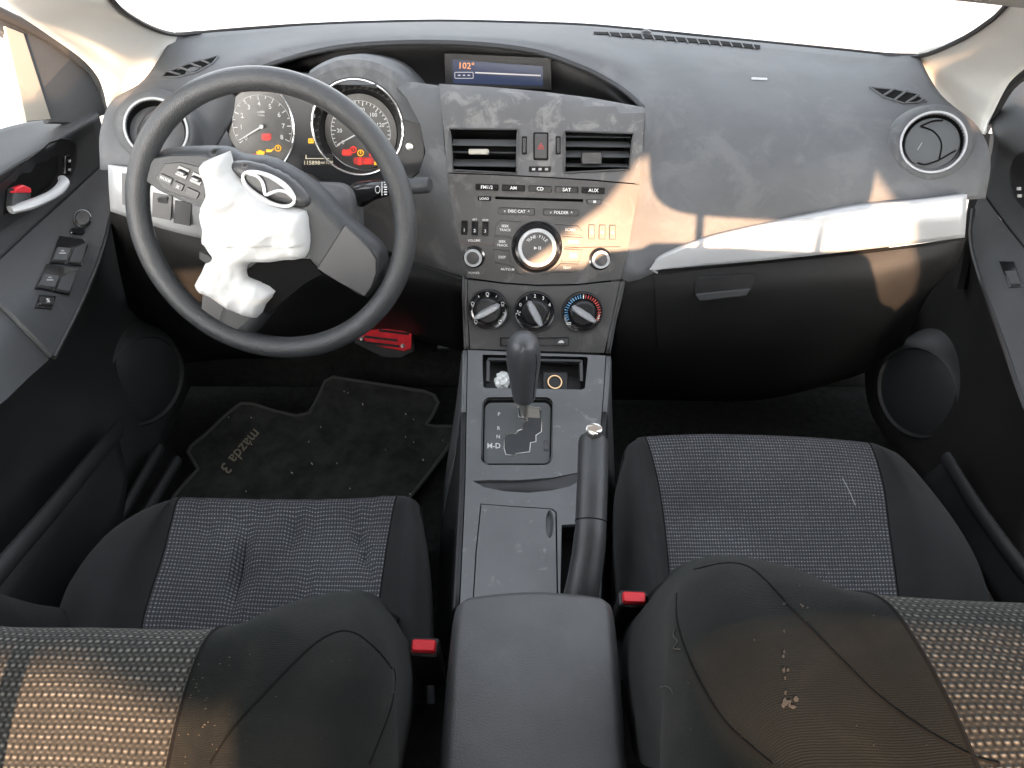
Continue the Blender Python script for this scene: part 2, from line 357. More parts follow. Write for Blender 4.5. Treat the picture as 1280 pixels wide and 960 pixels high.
M = dict(
    dash=mat('dash_plastic', (.08, .083, .086), .72, spec=.35, var=.12, bump=.35, bs=1100, dust=((.2, .2, .2), 14, .5, .6, .35)),
    pad=mat('airbag_pad_plastic', (.088, .091, .095), .72, spec=.35, var=.12, bump=.3, bs=1100, dust=((.145, .147, .15), 13, .5, .6, .42)),
    panel=mat('center_panel_plastic', (.09, .09, .091), .68, spec=.35, var=.1, bump=.2, bs=1300, dust=((.24, .235, .225), 30, .5, .6, .45)),
    radio=mat('radio_plastic', (.04, .039, .039), .45, var=.1, bump=.15, bs=1300, dust=(DUST, 24, .54, .64, .22)),
    black=mat('black_plastic', (.012, .012, .013), .4, var=.1, bump=.15),
    soft=mat('soft_black', (.016, .017, .018), .6, var=.15, bump=.3, bs=700),
    gloss=mat('gloss_black', (.008, .008, .009), .14, coat=.3),
    matte=mat('matte_black', (.006, .006, .006), .9, spec=.1),
    door=mat('door_plastic', (.03, .032, .034), .65, var=.15, bump=.4, bs=800, dust=((.11, .11, .11), 20, .6, .8, .4)),
    doorlow=mat('door_lower_plastic', (.023, .024, .024), .6, var=.2, bump=.3, bs=800),
    silver=mat('silver_trim', (.38, .39, .40), .45, metal=.3, var=.04, bump=.05, bs=1500),
    chrome=mat('chrome_ring', (.7, .7, .7), .25, metal=1),
    console=mat('console_plastic', (.118, .123, .125), .5, metal=.15, var=.12, bump=.12, bs=1500, dust=((.35, .35, .34), 45, .6, .68, .35)),
    recess=mat('recess_plastic', (.018, .018, .019), .45, var=.15, bump=.1), disc=mat('vent_disc', (.06, .066, .07), .5, var=.1, bump=.2),
    clim=mat('climate_plastic', (.058, .057, .056), .5, var=.1, bump=.15, bs=1300, dust=(DUST, 24, .56, .66, .2)),
    gatep=mat('gate_plastic', (.075, .08, .08), .5, var=.08, bump=.1, bs=1500),
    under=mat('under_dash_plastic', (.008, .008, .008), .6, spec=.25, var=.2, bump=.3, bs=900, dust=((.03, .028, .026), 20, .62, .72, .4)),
    leather=mat('armrest_vinyl', (.052, .053, .054), .52, var=.2, vs=9, bump=.45, bs=700, dust=((.1, .1, .1), 35, .58, .72, .35)),
    rim=mat('wheel_rim_plastic', (.04, .042, .044), .36, var=.2, bump=.8, bs=650, dust=((.12, .11, .09), 22, .6, .8, .3)),
    hub=mat('wheel_hub_plastic', (.032, .034, .036), .5, var=.1, bump=.3, bs=1000),
    spoke=mat('spoke_plastic', (.044, .044, .045), .4, var=.1, bump=.15, bs=1000),
    airbag=mat('airbag_cloth', (.5, .5, .49), .85, spec=.2, var=.03, vs=20, bump=.4, bs=600),
    pillar=mat('pillar_trim', (.74, .74, .7), .6, var=.04, bump=.15, bs=600),
    carpet=mat('carpet', (.015, .015, .0145), 1, spec=.05, var=.3, vs=80, bump=1, bs=500),
    mat_=mat('mat_carpet', (.026, .027, .025), 1, spec=.05, var=.35, vs=30, bump=1, bs=600, dust=((.045, .04, .033), 12, .55, .8, .3)),
    binding=mat('mat_binding', (.034, .034, .032), .8),
    gold=mat('mat_lettering', (.17, .15, .11), .8, bump=.5),
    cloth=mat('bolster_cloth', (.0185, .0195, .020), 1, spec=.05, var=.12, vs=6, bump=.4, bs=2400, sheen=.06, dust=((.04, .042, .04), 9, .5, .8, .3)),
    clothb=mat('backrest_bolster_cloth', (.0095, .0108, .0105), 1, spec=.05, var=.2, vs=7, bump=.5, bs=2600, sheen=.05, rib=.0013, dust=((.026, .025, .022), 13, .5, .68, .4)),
    stain=mat('dried_stain', (.034, .032, .028), .95),
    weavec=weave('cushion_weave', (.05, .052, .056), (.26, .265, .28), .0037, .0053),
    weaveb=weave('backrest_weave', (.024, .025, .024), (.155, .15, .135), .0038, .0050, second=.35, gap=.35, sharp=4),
    grit=mat('sunlit_grit', (.09, .07, .05), .95), seam=mat('seam_thread', (.006, .006, .006), .95, spec=.05), red=mat('red_plastic', (.6, .02, .03), .35, emit=None),
    redm=mat('red_anodised', (.85, .035, .05), .3, metal=.2, var=.15, vs=60),
    steel=mat('brushed_steel', (.6, .58, .54), .3, metal=1),
    brass=mat('socket_brass', (.75, .5, .28), .3, metal=1),
    foil=mat('crumpled_wrapper', (.6, .62, .6), .45, metal=.2, bump=.5, bs=300),
    white=mat('white_print', (.62, .62, .6), .6), grey=mat('grey_print', (.3, .3, .3), .6),
    blueprint=mat('blue_print', (.12, .3, .5), .6), redprint=mat('red_print', (.45, .06, .05), .6),
    face=mat('dial_face', (.05, .047, .042), .35, var=.25, vs=30, dust=(DUST, 60, .55, .8, .3)),
    amber=mat('amber_light', (.3, .1, 0), .5, emit=(1, .5, .02), es=.17), redl=mat('red_light', (.3, 0, 0), .5, emit=(1, .05, .03), es=.16),
    redglow=mat('red_lens', (.25, .02, .02), .4, emit=(1, .08, .06), es=.03),
    screen=mat('blue_screen', (.01, .015, .03), .35, emit=(.09, .14, .32), es=.03), orange=mat('orange_segments', (.3, .1, .02), .5, emit=(1, .42, .18), es=.11),
    pale=mat('pale_segments', (.4, .4, .4), .5, emit=(.75, .62, .55), es=.07), lcd=mat('odometer_lcd', (.02, .02, .02), .3), lcdt=mat('odometer_digits', (.3, .28, .2), .5, emit=(1, .85, .6), es=.07),
    hood=mat('white_paint', (.8, .8, .8), .3, coat=.5), ground=mat('pale_concrete', (.5, .49, .47), .9, var=.15, vs=1.5, bump=.3, bs=20),
    outer=mat('body_outer', (.7, .7, .7), .4), liner=mat('headliner_cloth', (.4, .4, .38), .95), tan=mat('sunlit_sail_tan', (.2, .185, .155), .6, bump=.3),  # tan holds the sail strip's sunlight
    rubber=mat('black_rubber', (.012, .012, .012), .7), crumb=mat('crumbs', (.45, .4, .32), .9), glass=glassm('window_glass'),
    knob=mat('knob_leather', (.06, .062, .066), .38, var=.1, bump=.25, bs=500, coat=.15), grip=mat('brake_grip', (.036, .037, .038), .4, var=.12, vs=20, bump=.25, bs=600),
)

# ================================================================== THE SHELL OF THE CABIN
g = B(); box(g, Vector((0, 60, -.5)), (600, 600, .1)); struct(obj('ground', g, M['ground'], smooth=False))
g = B(); box(g, Vector((0, .2, .07)), (1.5, 3.6, .06)); struct(obj('floor', g, M['carpet'], smooth=False))
CX = .02
hd = B(); S = Surf([[Vector((x, y, z - .12 * abs(x / .8) ** 3 - .02 * abs(x))) for y, z in ((1.52, .62), (1.62, .66), (1.9, .66), (2.2, .6), (2.5, .48))] for x in (-.8, -.55, -.28, 0, .28, .55, .8)], 4)
tag(surf_obj('car_hood', S, M['hood'], solid=.01), 'white car hood stretching away beyond the base of the windshield', 'car hood')
WB = [(215, 46, 1.23), (260, 41, 1.29), (300, 37.5, 1.33), (340, 34.5, 1.35), (380, 32, 1.37), (450, 29, 1.40), (550, 27, 1.42), (650, 29, 1.42), (730, 32, 1.42), (800, 38, 1.41), (870, 45, 1.395), (930, 51, 1.38), (1000, 58, 1.35), (1060, 64, 1.31), (1110, 69, 1.27), (1146, 70, 1.23)]
wbot = [at(a, b + 3, y=c + .01) for a, b, c in WB]
wtop = [Vector((CX + (p.x - CX) * 1.12, .52 - .05 * ((p.x - CX) / .6) ** 2, 1.24)) for p in wbot]
S = Surf([[a, a.lerp(b, .5) + Vector((0, .02, .03)), b] for a, b in zip(wbot, wtop)], 5, 2)
ws = thing('windshield', 'wide curved windshield glass above the dashboard with a black edge', 'windshield', (CX, 1.4, .75))
surf_obj('glass_pane', S, M['glass'], ws, solid=0)
bm = B(); ed = [r_[0] for r_ in S.g] if len(S.g) > len(S.g[0]) else list(S.g[0])
tube(bm, [p + Vector((0, -.004, .001)) for p in ed], .0045, 8); obj('rubber_seal', bm, M['rubber'], ws)

# body shell: roof, sides below the windows, pillars, bulkhead
rf = thing('car_roof', 'pale cloth headliner and roof skin over the cabin', 'car roof', (CX, -.2, 1.24))
bm = B(); box(bm, Vector((CX, -.17, 1.272)), (1.16, 1.38, .03)); obj('roof_skin', bm, M['outer'], rf, smooth=False)
bm = B(); box(bm, Vector((CX, -.17, 1.248)), (1.14, 1.37, .016)); obj('headliner', bm, M['liner'], rf, smooth=False)
for sx, side in ((-1, 'left'), (1, 'right')):
    t = thing('body_side', f'outer body side with window openings behind the {"driver" if sx < 0 else "passenger"} door trim', 'body side', (CX + sx * .78, -.2, .1))
    bm = B(); box(bm, Vector((CX + sx * .775, -.2, .35)), (.04, 2.7, .56)); obj('outer_panel', bm, M['doorlow'], t, smooth=False)
    bm = B(); S = Surf([[Vector((CX + sx * (.77 - .17 * k), y + .0 * k, .70 + .56 * k)) for k in (0, .5, 1)] for y in (-.16, -.32)], 3)
    obj_ = surf_obj('center_pillar', S, M['pillar'], t, solid=.03)
    S = Surf([[Vector((CX + sx * (.77 - .17 * k), y + .25 * k, .70 + .56 * k)) for k in (0, .5, 1)] for y in (-1.1, -1.5)], 3)
    surf_obj('rear_pillar', S, M['pillar'], t, solid=.03)
bm = B(); box(bm, Vector((CX, 1.56, .36)), (1.6, .04, .62)); tag(obj('firewall', bm, M['matte'], smooth=False), 'black bulkhead closing the footwells under the dashboard', 'bulkhead')

# unseen sun mask in the hatch plane, its openings cut to shape the light patches
HO = Vector((0, -.87, 1.262)); HN = Vector((0, -.5, .82)).normalized()
def mask_pt(p):                                                    # follow the sunlight back to the mask plane
    d = -SDIR; t = (HO - p).dot(HN) / d.dot(HN); return p + d * t
HU = Vector((1, 0, 0)); HV = HN.cross(HU).normalized()
def h2(p): q = mask_pt(p) - HO; return (q.x, q.dot(HV))
sun_cut_a = [h2(at(a, b, y=c)) for a, b, c in ((800, 196, 1.04), (935, 185, 1.05), (1076, 186, 1.03), (1132, 272, .98), (1146, 372, .97), (1110, 400, .97), (960, 400, .97), (823, 400, .97), (823, 338, .97), (700, 336, .965), (642, 338, .965), (700, 298, .98), (755, 255, 1.01))]
sun_cut_b = [h2(Vector((x, .17, z))) for x, z in ((-.52, .58), (-.125, .58), (-.135, .68), (-.15, .735), (-.24, .757), (-.40, .758), (-.52, .745))]
ht = thing('hatch_sun_mask', 'unseen rear hatch panel added with openings shaped to place the low sun patches', 'car hatch', (CX, -1.2, .8))
v, ff, loops = tri([(-.8, -.88), (.8, -.88), (.74, .04), (-.74, .04)], [sun_cut_a, sun_cut_b], .06)
bm = B(); vv = [bm.verts.new(HO + HU * q.x + HV * q.y) for q in v]
for t in ff: bm.faces.new([vv[k] for k in t])
o = obj('sun_mask_panel', bm, M['outer'], ht); m_ = o.modifiers.new('thickness', 'SOLIDIFY'); m_.thickness = .012; m_.offset = 0
for wn in (sun_cut_a, sun_cut_b):
    bm = B(); bm.faces.new([bm.verts.new(HO + HU * x + HV * y) for x, y in wn]); obj('mask_glass', bm, M['glass'], ht)
bm = B(); box(bm, Vector((CX, -1.6, .45)), (1.6, .03, .76)); obj('tail_panel', bm, M['outer'], ht, smooth=False)

# ================================================================== A-PILLARS
PB = [(222, 45, 1.2), (180, 105, 1.1)]
def pillar(name, label, ctrl, flip):
    S = Surf(ctrl, 5); o = surf_obj(name, S, M['pillar'], solid=.006); tag(o, label, 'pillar trim'); return S
SPL = pillar('pillar_trim', 'pale trim of the front roof pillar beside the steering wheel', [
    [at(-60, -75, x=-.50), at(20, -90, x=-.485), at(90, -75, x=-.47)],
    [at(0, 0, x=-.545), at(65, -10, x=-.50), at(140, 2, x=-.49)],
    [at(58, 42, x=-.575), at(110, 25, x=-.53), at(170, 27, x=-.51)],
    [at(106, 77, x=-.595), at(148, 60, x=-.55), at(200, 41, x=-.52)],
    [at(127, 105, x=-.605), at(160, 90, x=-.575), at(222, 46, x=-.53)],
    [at(138, 136, x=-.605), at(152, 122, x=-.595), at(183, 104, x=-.56)]], 0)
SPR = pillar('pillar_trim', 'pale cream trim of the front roof pillar on the passenger side', [
    [at(1228, 167, x=.665), at(1200, 152, x=.655), at(1168, 118, x=.62)],
    [at(1238, 143, x=.672), at(1200, 110, x=.64), at(1143, 70, x=.585)],
    [at(1262, 103, x=.665), at(1222, 76, x=.62), at(1200, 51, x=.575)],
    [at(1300, 72, x=.65), at(1262, 42, x=.60), at(1252, 14, x=.56)],
    [at(1360, 30, x=.62), at(1320, -5, x=.57), at(1300, -40, x=.53)]], 0)
bm = B(); tube(bm, [p for p in spline([at(1100, 70, y=1.27), at(1150, 70, y=1.215), at(1200, 50, x=.572), at(1235, 28, x=.563), at(1253, 12, x=.557), at(1300, -42, x=.527)], 5)], .0035, 6); obj('rubber_seal', bm, M['rubber'], ws)
bm = B(); tube(bm, [p for p in spline([at(250, 41, y=1.27), at(222, 43, y=1.22), at(200, 39, x=-.517), at(170, 25, x=-.507), at(140, 0, x=-.487), at(95, -75, x=-.467)], 5)], .0035, 6); obj('rubber_seal', bm, M['rubber'], ws)
# lowered sun visor in front of the passenger: only its lower edge shows
vz = [at(1105, -8, y=.46), at(1215, 3, y=.45), at(1330, 16, y=.44), at(1450, 30, y=.43)]
S = Surf([[Vector((p.x, .36, 1.238)), Vector((p.x, .405, 1.17)), p + Vector((0, -.02, .05)), p] for p in vz], 4)
tag(surf_obj('sun_visor', S, M['liner'], solid=.012), 'pale lowered sun visor whose bottom edge shows at the top right of the windshield', 'sun visor')

# ================================================================== DASHBOARD
db = thing('dashboard', 'dusty dark grey dashboard running from door to door', 'dashboard', (CX, 1.15, .4))
A3 = lambda c: [at(a, b, y=y) for a, b, y in c]
cols = [
 [(216, 46, 1.22), (180, 99, 1.13), (140, 126, 1.07), (125, 165, 1.02), (125, 212, .99)],
 [(260, 41, 1.28), (232, 82, 1.15), (205, 125, 1.08), (192, 165, 1.04), (190, 212, 1.0)],
 [(300, 38, 1.32), (280, 68, 1.20), (262, 105, 1.12), (250, 150, 1.08), (245, 220, 1.04)],
 [(340, 35, 1.34), (315, 60, 1.22), (300, 80, 1.16), (292, 110, 1.13), (285, 160, 1.11)],
 [(380, 32, 1.36), (362, 46, 1.27), (348, 60, 1.2), (340, 72, 1.18), (332, 84, 1.165)],
 [(450, 29, 1.39), (440, 36, 1.30), (432, 46, 1.23), (428, 53, 1.205), (425, 60, 1.19)],
 [(550, 27, 1.41), (548, 34, 1.31), (546, 42, 1.24), (545, 48, 1.215), (545, 54, 1.20)],
 [(650, 29, 1.41), (652, 38, 1.31), (655, 48, 1.23), (656, 56, 1.205), (656, 63, 1.19)],
 [(730, 32, 1.41), (732, 45, 1.3), (730, 62, 1.21), (727, 74, 1.185), (724, 84, 1.17)],
 [(800, 38, 1.40), (800, 60, 1.28), (785, 82, 1.19), (773, 95, 1.165), (764, 104, 1.15)],
 [(822, 40, 1.395), (824, 67, 1.26), (808, 93, 1.175), (797, 107, 1.142), (786, 119, 1.12)],
 [(843, 42.5, 1.391), (846, 74, 1.24), (828, 107, 1.155), (814, 123, 1.117), (804, 136, 1.09)],
 [(865, 44.8, 1.387), (868, 81, 1.22), (846, 126, 1.12), (823, 165, 1.078), (802, 192, 1.052)],
 [(893, 47.5, 1.381), (896, 88, 1.204), (876, 152, 1.083), (838, 240, 1.018), (776, 348, .97)],
 [(930, 51, 1.37), (930, 95, 1.19), (925, 165, 1.065), (900, 235, 1.01), (880, 310, .98)],
 [(1000, 58, 1.34), (1000, 105, 1.175), (1000, 170, 1.055), (1000, 222, 1.0), (1000, 279, .98)],
 [(1060, 64, 1.30), (1060, 112, 1.165), (1060, 165, 1.07), (1065, 215, 1.01), (1070, 266, .98)],
 [(1110, 69, 1.26), (1120, 112, 1.15), (1135, 160, 1.07), (1140, 205, 1.02), (1145, 254, .98)],
 [(1148, 70, 1.22), (1176, 118, 1.12), (1222, 158, 1.05), (1238, 200, 1.0), (1232, 248, .975)]]
SD = Surf([A3(c) for c in cols], 6)
surf_obj('upper_pad', SD, M['pad'], db)
FE = [(300, 112, 1.12), (332, 84, 1.165), (425, 60, 1.19), (545, 54, 1.20), (656, 63, 1.19), (724, 84, 1.17), (764, 104, 1.15), (786, 119, 1.12), (804, 136, 1.09)]
LE = [(300, 140, 1.14), (350, 90, 1.14), (430, 93, 1.12), (545, 107, 1.10), (650, 114, 1.10), (720, 122, 1.10), (762, 128, 1.095), (785, 132, 1.093), (804, 136, 1.09)]
SR = Surf([[at(a, b, y=c), at(a, b - 5, y=min(c + .08, 1.29)), at(e, f + 4, y=min(h + .12, 1.26)), at(e, f + 4, y=h + .014)] for (a, b, c), (e, f, h) in zip(FE, LE)], 6)
surf_obj('display_recess', SR, M['recess'], db)
bm = B(); tube(bm, spline([at(a, b, y=c) for a, b, c in FE], 6), .003, 8); obj('recess_edge', bm, M['soft'], db)
SLP = Surf([A3(c) for c in [
 [(335, 98, 1.145), (335, 110, 1.15), (345, 150, 1.17), (350, 210, 1.17), (350, 290, 1.17)],
 [(350, 90, 1.14), (350, 105, 1.14), (352, 150, 1.16), (360, 210, 1.16), (360, 290, 1.16)],
 [(430, 93, 1.12), (430, 108, 1.10), (432, 150, 1.14), (440, 220, 1.15), (450, 300, 1.15)],
 [(500, 102, 1.11), (503, 120, 1.09), (508, 160, 1.08), (512, 220, 1.07), (522, 320, 1.07)],
 [(549, 107, 1.10), (550, 125, 1.075), (556, 190, 1.04), (566, 260, 1.01), (584, 350, .975)]]], 6)
obj_sheet('driver_side_pad', SLP, [(488, 100.3), (520, 103), (549, 107), (551, 124), (556, 190), (566, 260), (584, 348), (522, 330), (455, 300), (452, 232), (505, 232), (524, 216), (532, 190), (525, 155), (508, 122)], M['dash'], db, [], 10, 0, .006)
obj_sheet('cluster_brow', SLP, [(335, 98), (350, 91), (430, 93.5), (488, 100), (470, 106), (392, 106), (340, 108)], M['dash'], db, [], 8, 0, .006)
# centre fascia
SC = Surf([A3(c) for c in [
 [(549, 107, 1.10), (551, 124, 1.075), (556, 170, 1.05), (558, 216, 1.03), (566, 260, 1.01), (574, 300, .99), (584, 348, .97), (585, 390, .948), (588, 438, .925)],
 [(610, 111, 1.10), (612, 126, 1.073), (615, 172, 1.046), (616, 218, 1.025), (620, 262, 1.005), (624, 304, .985), (628, 354, .963), (630, 394, .944), (632, 438, .922)],
 [(676, 117, 1.10), (676, 129, 1.073), (676, 173, 1.045), (676, 221, 1.023), (674, 266, 1.003), (673, 310, .982), (671, 357, .96), (671, 398, .942), (671, 440, .92)],
 [(740, 125, 1.098), (740, 135, 1.073), (739, 177, 1.046), (738, 225, 1.025), (734, 270, 1.005), (730, 312, .985), (722, 356, .963), (716, 398, .944), (711, 441, .922)],
 [(805, 137, 1.09), (805, 143, 1.072), (803, 180, 1.05), (799, 230, 1.03), (792, 270, 1.01), (785, 310, .99), (775, 350, .97), (764, 400, .948), (755, 442, .925)]]], 5)
VL = [(563, 161), (647, 162), (646, 217), (566, 213)]; VR = [(706, 164), (791, 167), (786, 212), (705, 216)]
obj_sheet('vent_panel', SC, [(549, 107), (610, 111), (676, 117), (740, 125), (805, 137), (805, 143), (803, 180), (799.5, 229.5), (738, 224), (676, 220.5), (616, 217.5), (558.5, 215.5), (556, 170), (551, 124)], M['panel'], db, [rr for rr in (VL, VR)], step=9, h=.003)
CDS = rrect(674, 248.5, 112, 4, 1.5)
S_ = SC
# left lower panel (knee bolster) and silver trims
SK = Surf([A3(c) for c in [
 [(138, 262, .985), (142, 300, 1.0), (160, 380, 1.06), (190, 460, 1.2)],
 [(240, 292, .99), (245, 330, .985), (250, 390, 1.03), (270, 450, 1.18)],
 [(350, 318, 1.0), (350, 350, .99), (355, 400, 1.04), (365, 445, 1.2)],
 [(480, 320, 1.02), (480, 350, 1.01), (490, 390, 1.08), (480, 420, 1.22)],
 [(585, 349, .974), (583, 370, .975), (583, 400, 1.02), (583, 440, 1.1)]]], 5)
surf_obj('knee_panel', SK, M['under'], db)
SLT = Surf([A3(c) for c in [
 [(135, 206, .985), (136, 235, .975), (138, 264, .98)], [(190, 214, .98), (190, 248, .97), (190, 282, .975)],
 [(250, 222, .985), (250, 262, .975), (250, 298, .98)], [(300, 230, .995), (300, 270, .99), (300, 305, .995)]]], 5)
surf_obj('silver_trim', SLT, M['silver'], db, solid=.008)
bm = B()
for q in ([(152, 216), (166, 218), (167, 260), (153, 256)], [(191, 240), (216, 245), (214, 276), (190, 271)], [(219, 250), (240, 253), (238, 283), (217, 279)]):
    F = fpx(SLT, *q[0]); slab(bm, F, [(x - q[0][0], q[0][1] - y) for x, y in q], -.002, .0015, .6)
obj('blank_switch', bm, M['spoke'], db)
bm = B(); F = fpx(SLT, 202, 258)
for dx, dy in ((2, 7), (1, -8)): slab(bm, F, rrect(dx, dy, 13, 11, 2), .001, .0024, .6)
obj('blank_switch', bm, M['spoke'], db)
SRT = Surf([A3(c) for c in [
 [(812, 336, .968), (812, 337, .966), (812, 338, .966)], [(826, 322, .968), (826, 330, .966), (826, 337, .964)],
 [(880, 300, .970), (880, 316, .965), (880, 332, .962)], [(940, 285, .970), (940, 305, .964), (940, 327, .960)],
 [(1010, 271, .968), (1010, 295, .962), (1010, 320, .958)], [(1080, 259, .965), (1080, 285, .959), (1080, 312, .956)],
 [(1150, 250, .965), (1150, 275, .955), (1150, 304, .958)], [(1209, 243, .96), (1208, 270, .95), (1206, 297, .953)]]], 5)
surf_obj('silver_trim', SRT, M['silver'], db, solid=.02)
SG = Surf([A3(c) for c in [
 [(776, 345, .973), (772, 380, .965), (765, 430, .97), (757, 500, 1.05)],
 [(812, 339, .972), (812, 375, .962), (815, 440, .98), (820, 500, 1.08)],
 [(940, 328, .972), (940, 365, .955), (945, 430, .975), (950, 500, 1.08)],
 [(1080, 313, .968), (1085, 350, .95), (1080, 410, .975), (1070, 470, 1.06)],
 [(1150, 305, .965), (1150, 335, .955), (1120, 390, .985), (1100, 450, 1.06)],
 [(1208, 298, .96), (1195, 330, .965), (1160, 370, 1.0), (1130, 430, 1.06)]]], 5)
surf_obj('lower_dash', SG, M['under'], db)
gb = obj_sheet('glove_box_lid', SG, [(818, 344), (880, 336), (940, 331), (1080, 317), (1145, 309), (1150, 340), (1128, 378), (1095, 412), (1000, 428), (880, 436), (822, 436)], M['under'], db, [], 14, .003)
bm = B(); hp = [(868, 351), (872, 346), (940, 341), (945, 345), (938, 362), (932, 366), (875, 373), (867, 370)]
bm = B(); F = fpx(SG, 906, 357); slab(bm, F, [(x - 906, 357 - y) for x, y in hp], .002, .0045, 1); obj('handle_frame', bm, M['black'], gb)
bm = B(); slab(bm, F, [(x - 906, 357 - y) for x, y in ((869, 366), (936, 359), (932, 368), (873, 375))], .003, .0085, 1); obj('handle', bm, M['hub'], gb)
# side boxes under the pad, edge line at the windshield
bm = B(); tube(bm, spline([at(a, b - 1, y=c + .004) for a, b, c in WB], 4), .003, 6); obj('rear_lip', bm, M['rubber'], db)
# defroster grille
gr_ = [(742, 43), (790, 45), (850, 50), (905, 55), (950, 60)]
bm = B(); up = [SD.off(x, y - 2.4, .0015) for x, y in spl2(gr_, 3)]; dn = [SD.off(x, y + (2.6 if i > 1 else .5), .0015) for i, (x, y) in enumerate(spl2(gr_, 3))]
for i in range(len(up) - 1): bm.faces.new([bm.verts.new(q) for q in (up[i], up[i + 1], dn[i + 1], dn[i])])
dg = obj('defroster_slot', bm, M['matte'], db)
bm = B()
for i in range(14):
    t = i / 13; x = 760 + 180 * t; y = 43.8 + 15.5 * t
    tube(bm, [SD.off(x, y - 2.6, .002), SD.off(x + 3, y + 2.8, .002)], .0012, 5)
obj('slat', bm, M['dash'], dg)
bm = B(); F = fm(SD, 808, 41); lathe(bm, F, 0, 0, [(.008, 0), (.007, .003), (.003, .005)], 16); obj('light_sensor', bm, M['black'], db)
bm = B(); F = fpx(SD, 949, 99); slab(bm, F, rrect(0, 0, 20, 3, 1, a=-.04), .0005, .0012, .3); obj('reflective_sticker', bm, M['grey'], db)
# demister grilles at both ends
def grille(poly, lines):
    bm = B(); bm.faces.new([bm.verts.new(SD.off(x, y, .0012)) for x, y in poly]); o = obj('demister_slot', bm, M['matte'], db)
    bm = B(); tube(bm, [SD.off(x, y, .0012) for x, y in densify(poly, 6)], .0013, 6, closed=True)
    for a, b in lines: tube(bm, [SD.off(*a, .002), SD.off(*b, .002)], .0018, 5)
    obj('slat', bm, M['dash'], o)
grille([(203, 97), (208, 91), (240, 79), (273, 71), (266, 80), (246, 91), (222, 97)], [((209, 90), (226, 95)), ((222, 85), (240, 91)), ((236, 80), (252, 86)), ((250, 76), (262, 81))])
grille([(1087, 110), (1120, 113), (1145, 118), (1158, 128), (1130, 130), (1105, 122)], [((1104, 121), (1117, 113)), ((1117, 127), (1133, 115)), ((1132, 130), (1148, 120)), ((1145, 130), (1155, 125))])
bm = B(); F = fpx(SD, 1100, 233)
for k, (dx, ln) in enumerate(((-14, 7), (-6, 5), (2, 9), (12, 6))): slab(bm, F, rrect(dx, .05 * dx, ln, 1.4, 0), .0002, .0006)
obj('embossed_mark', bm, M['pad'], db)

# ------------------------------------------------------------------ information display
idp = thing('information_display', 'blue dashboard display showing an orange 102 and a pale line', 'display', at(622, 108, y=1.235))
FD = fpx(Plane(at(622, 92, y=1.232), (0, -math.cos(R(12)), math.sin(R(12)))), 622, 92)
def rel(pts, cx, cy): return [(x - cx, cy - y) for x, y in pts]
bm = B(); slab(bm, FD, rel([(556, 66), (688, 72), (690, 113), (556, 108)], 622, 92), -.008, 0, .8); obj('surround', bm, M['recess'], idp)
bm = B(); slab(bm, FD, rel([(566, 74.5), (678, 83), (679, 107.5), (566, 104)], 622, 92), .0, .0008); obj('screen', bm, M['screen'], idp)
bm = B(); text(bm, FD, '102°', -39, 9.5, 11, .0014, -.05); obj('temperature_digits', bm, M['orange'], idp)
bm = B(); slab(bm, FD, rrect(13, -.5, 82, 1.6, 0, a=-.045), .0008, .0014); tube(bm, [FD.p(x, y, .0014) for x, y in rrect(-42, -2, 23, 7.5, 1)], .0005, 4, closed=True)
for k in range(3): slab(bm, FD, rrect(-48 + 6 * k, -2, 3, 1.3, 0), .0008, .0014)
obj('display_line', bm, M['pale'], idp)

# ------------------------------------------------------------------ instrument cluster
CN = Vector((0, -math.cos(R(17)), math.sin(R(17))))
ic = thing('instrument_cluster', 'instrument cluster with two chrome ringed gauges and red and amber warning lights lit', 'instrument cluster', at(380, 220, y=1.12))
PR = Plane(at(380, 160, y=1.085), CN); PD = Plane(PR.o - CN * .034, CN)
def mfr(P, px, py, h=0):
    n = P.n; ex = (Vector((1, 0, 0)) - n * n.x).normalized(); return Fr(P.hit(px, py)[0] + n * h, ex, n.cross(ex), n)
hs = [(232, 150), (240, 128), (262, 108), (300, 98), (345, 97), (385, 106), (400, 97), (420, 88), (450, 86), (482, 96), (508, 122), (524, 155), (530, 190), (522, 216), (500, 225), (455, 232), (380, 228), (300, 226), (250, 215), (234, 180)]
hs = spl2(hs + [hs[0]], 3)[:-1]
LC, RC = (304, 158), (447, 160)
def ringpts(P, c, r, k=40, h=0):
    F = mfr(P, *c, h); return [F.p(r * math.cos(2 * math.pi * i / k), r * math.sin(2 * math.pi * i / k)) for i in range(k)]
def proj(p):
    q = RM.transposed() @ (p - CAM); return (640 + FPX * q.x / -q.z, 480 - FPX * q.y / -q.z)
RL, RR = .0735, .0655
holes = [[proj(p) for p in ringpts(PR, LC, RL)], [proj(p) for p in ringpts(PR, RC, RR)]]
midh = [(372, 112), (392, 112), (392, 150), (398, 185), (410, 206), (378, 206), (370, 190), (375, 150)]
bm = B(); sheet(bm, PR, hs, holes, 12, 0, .05); obj('housing', bm, M['black'], ic)
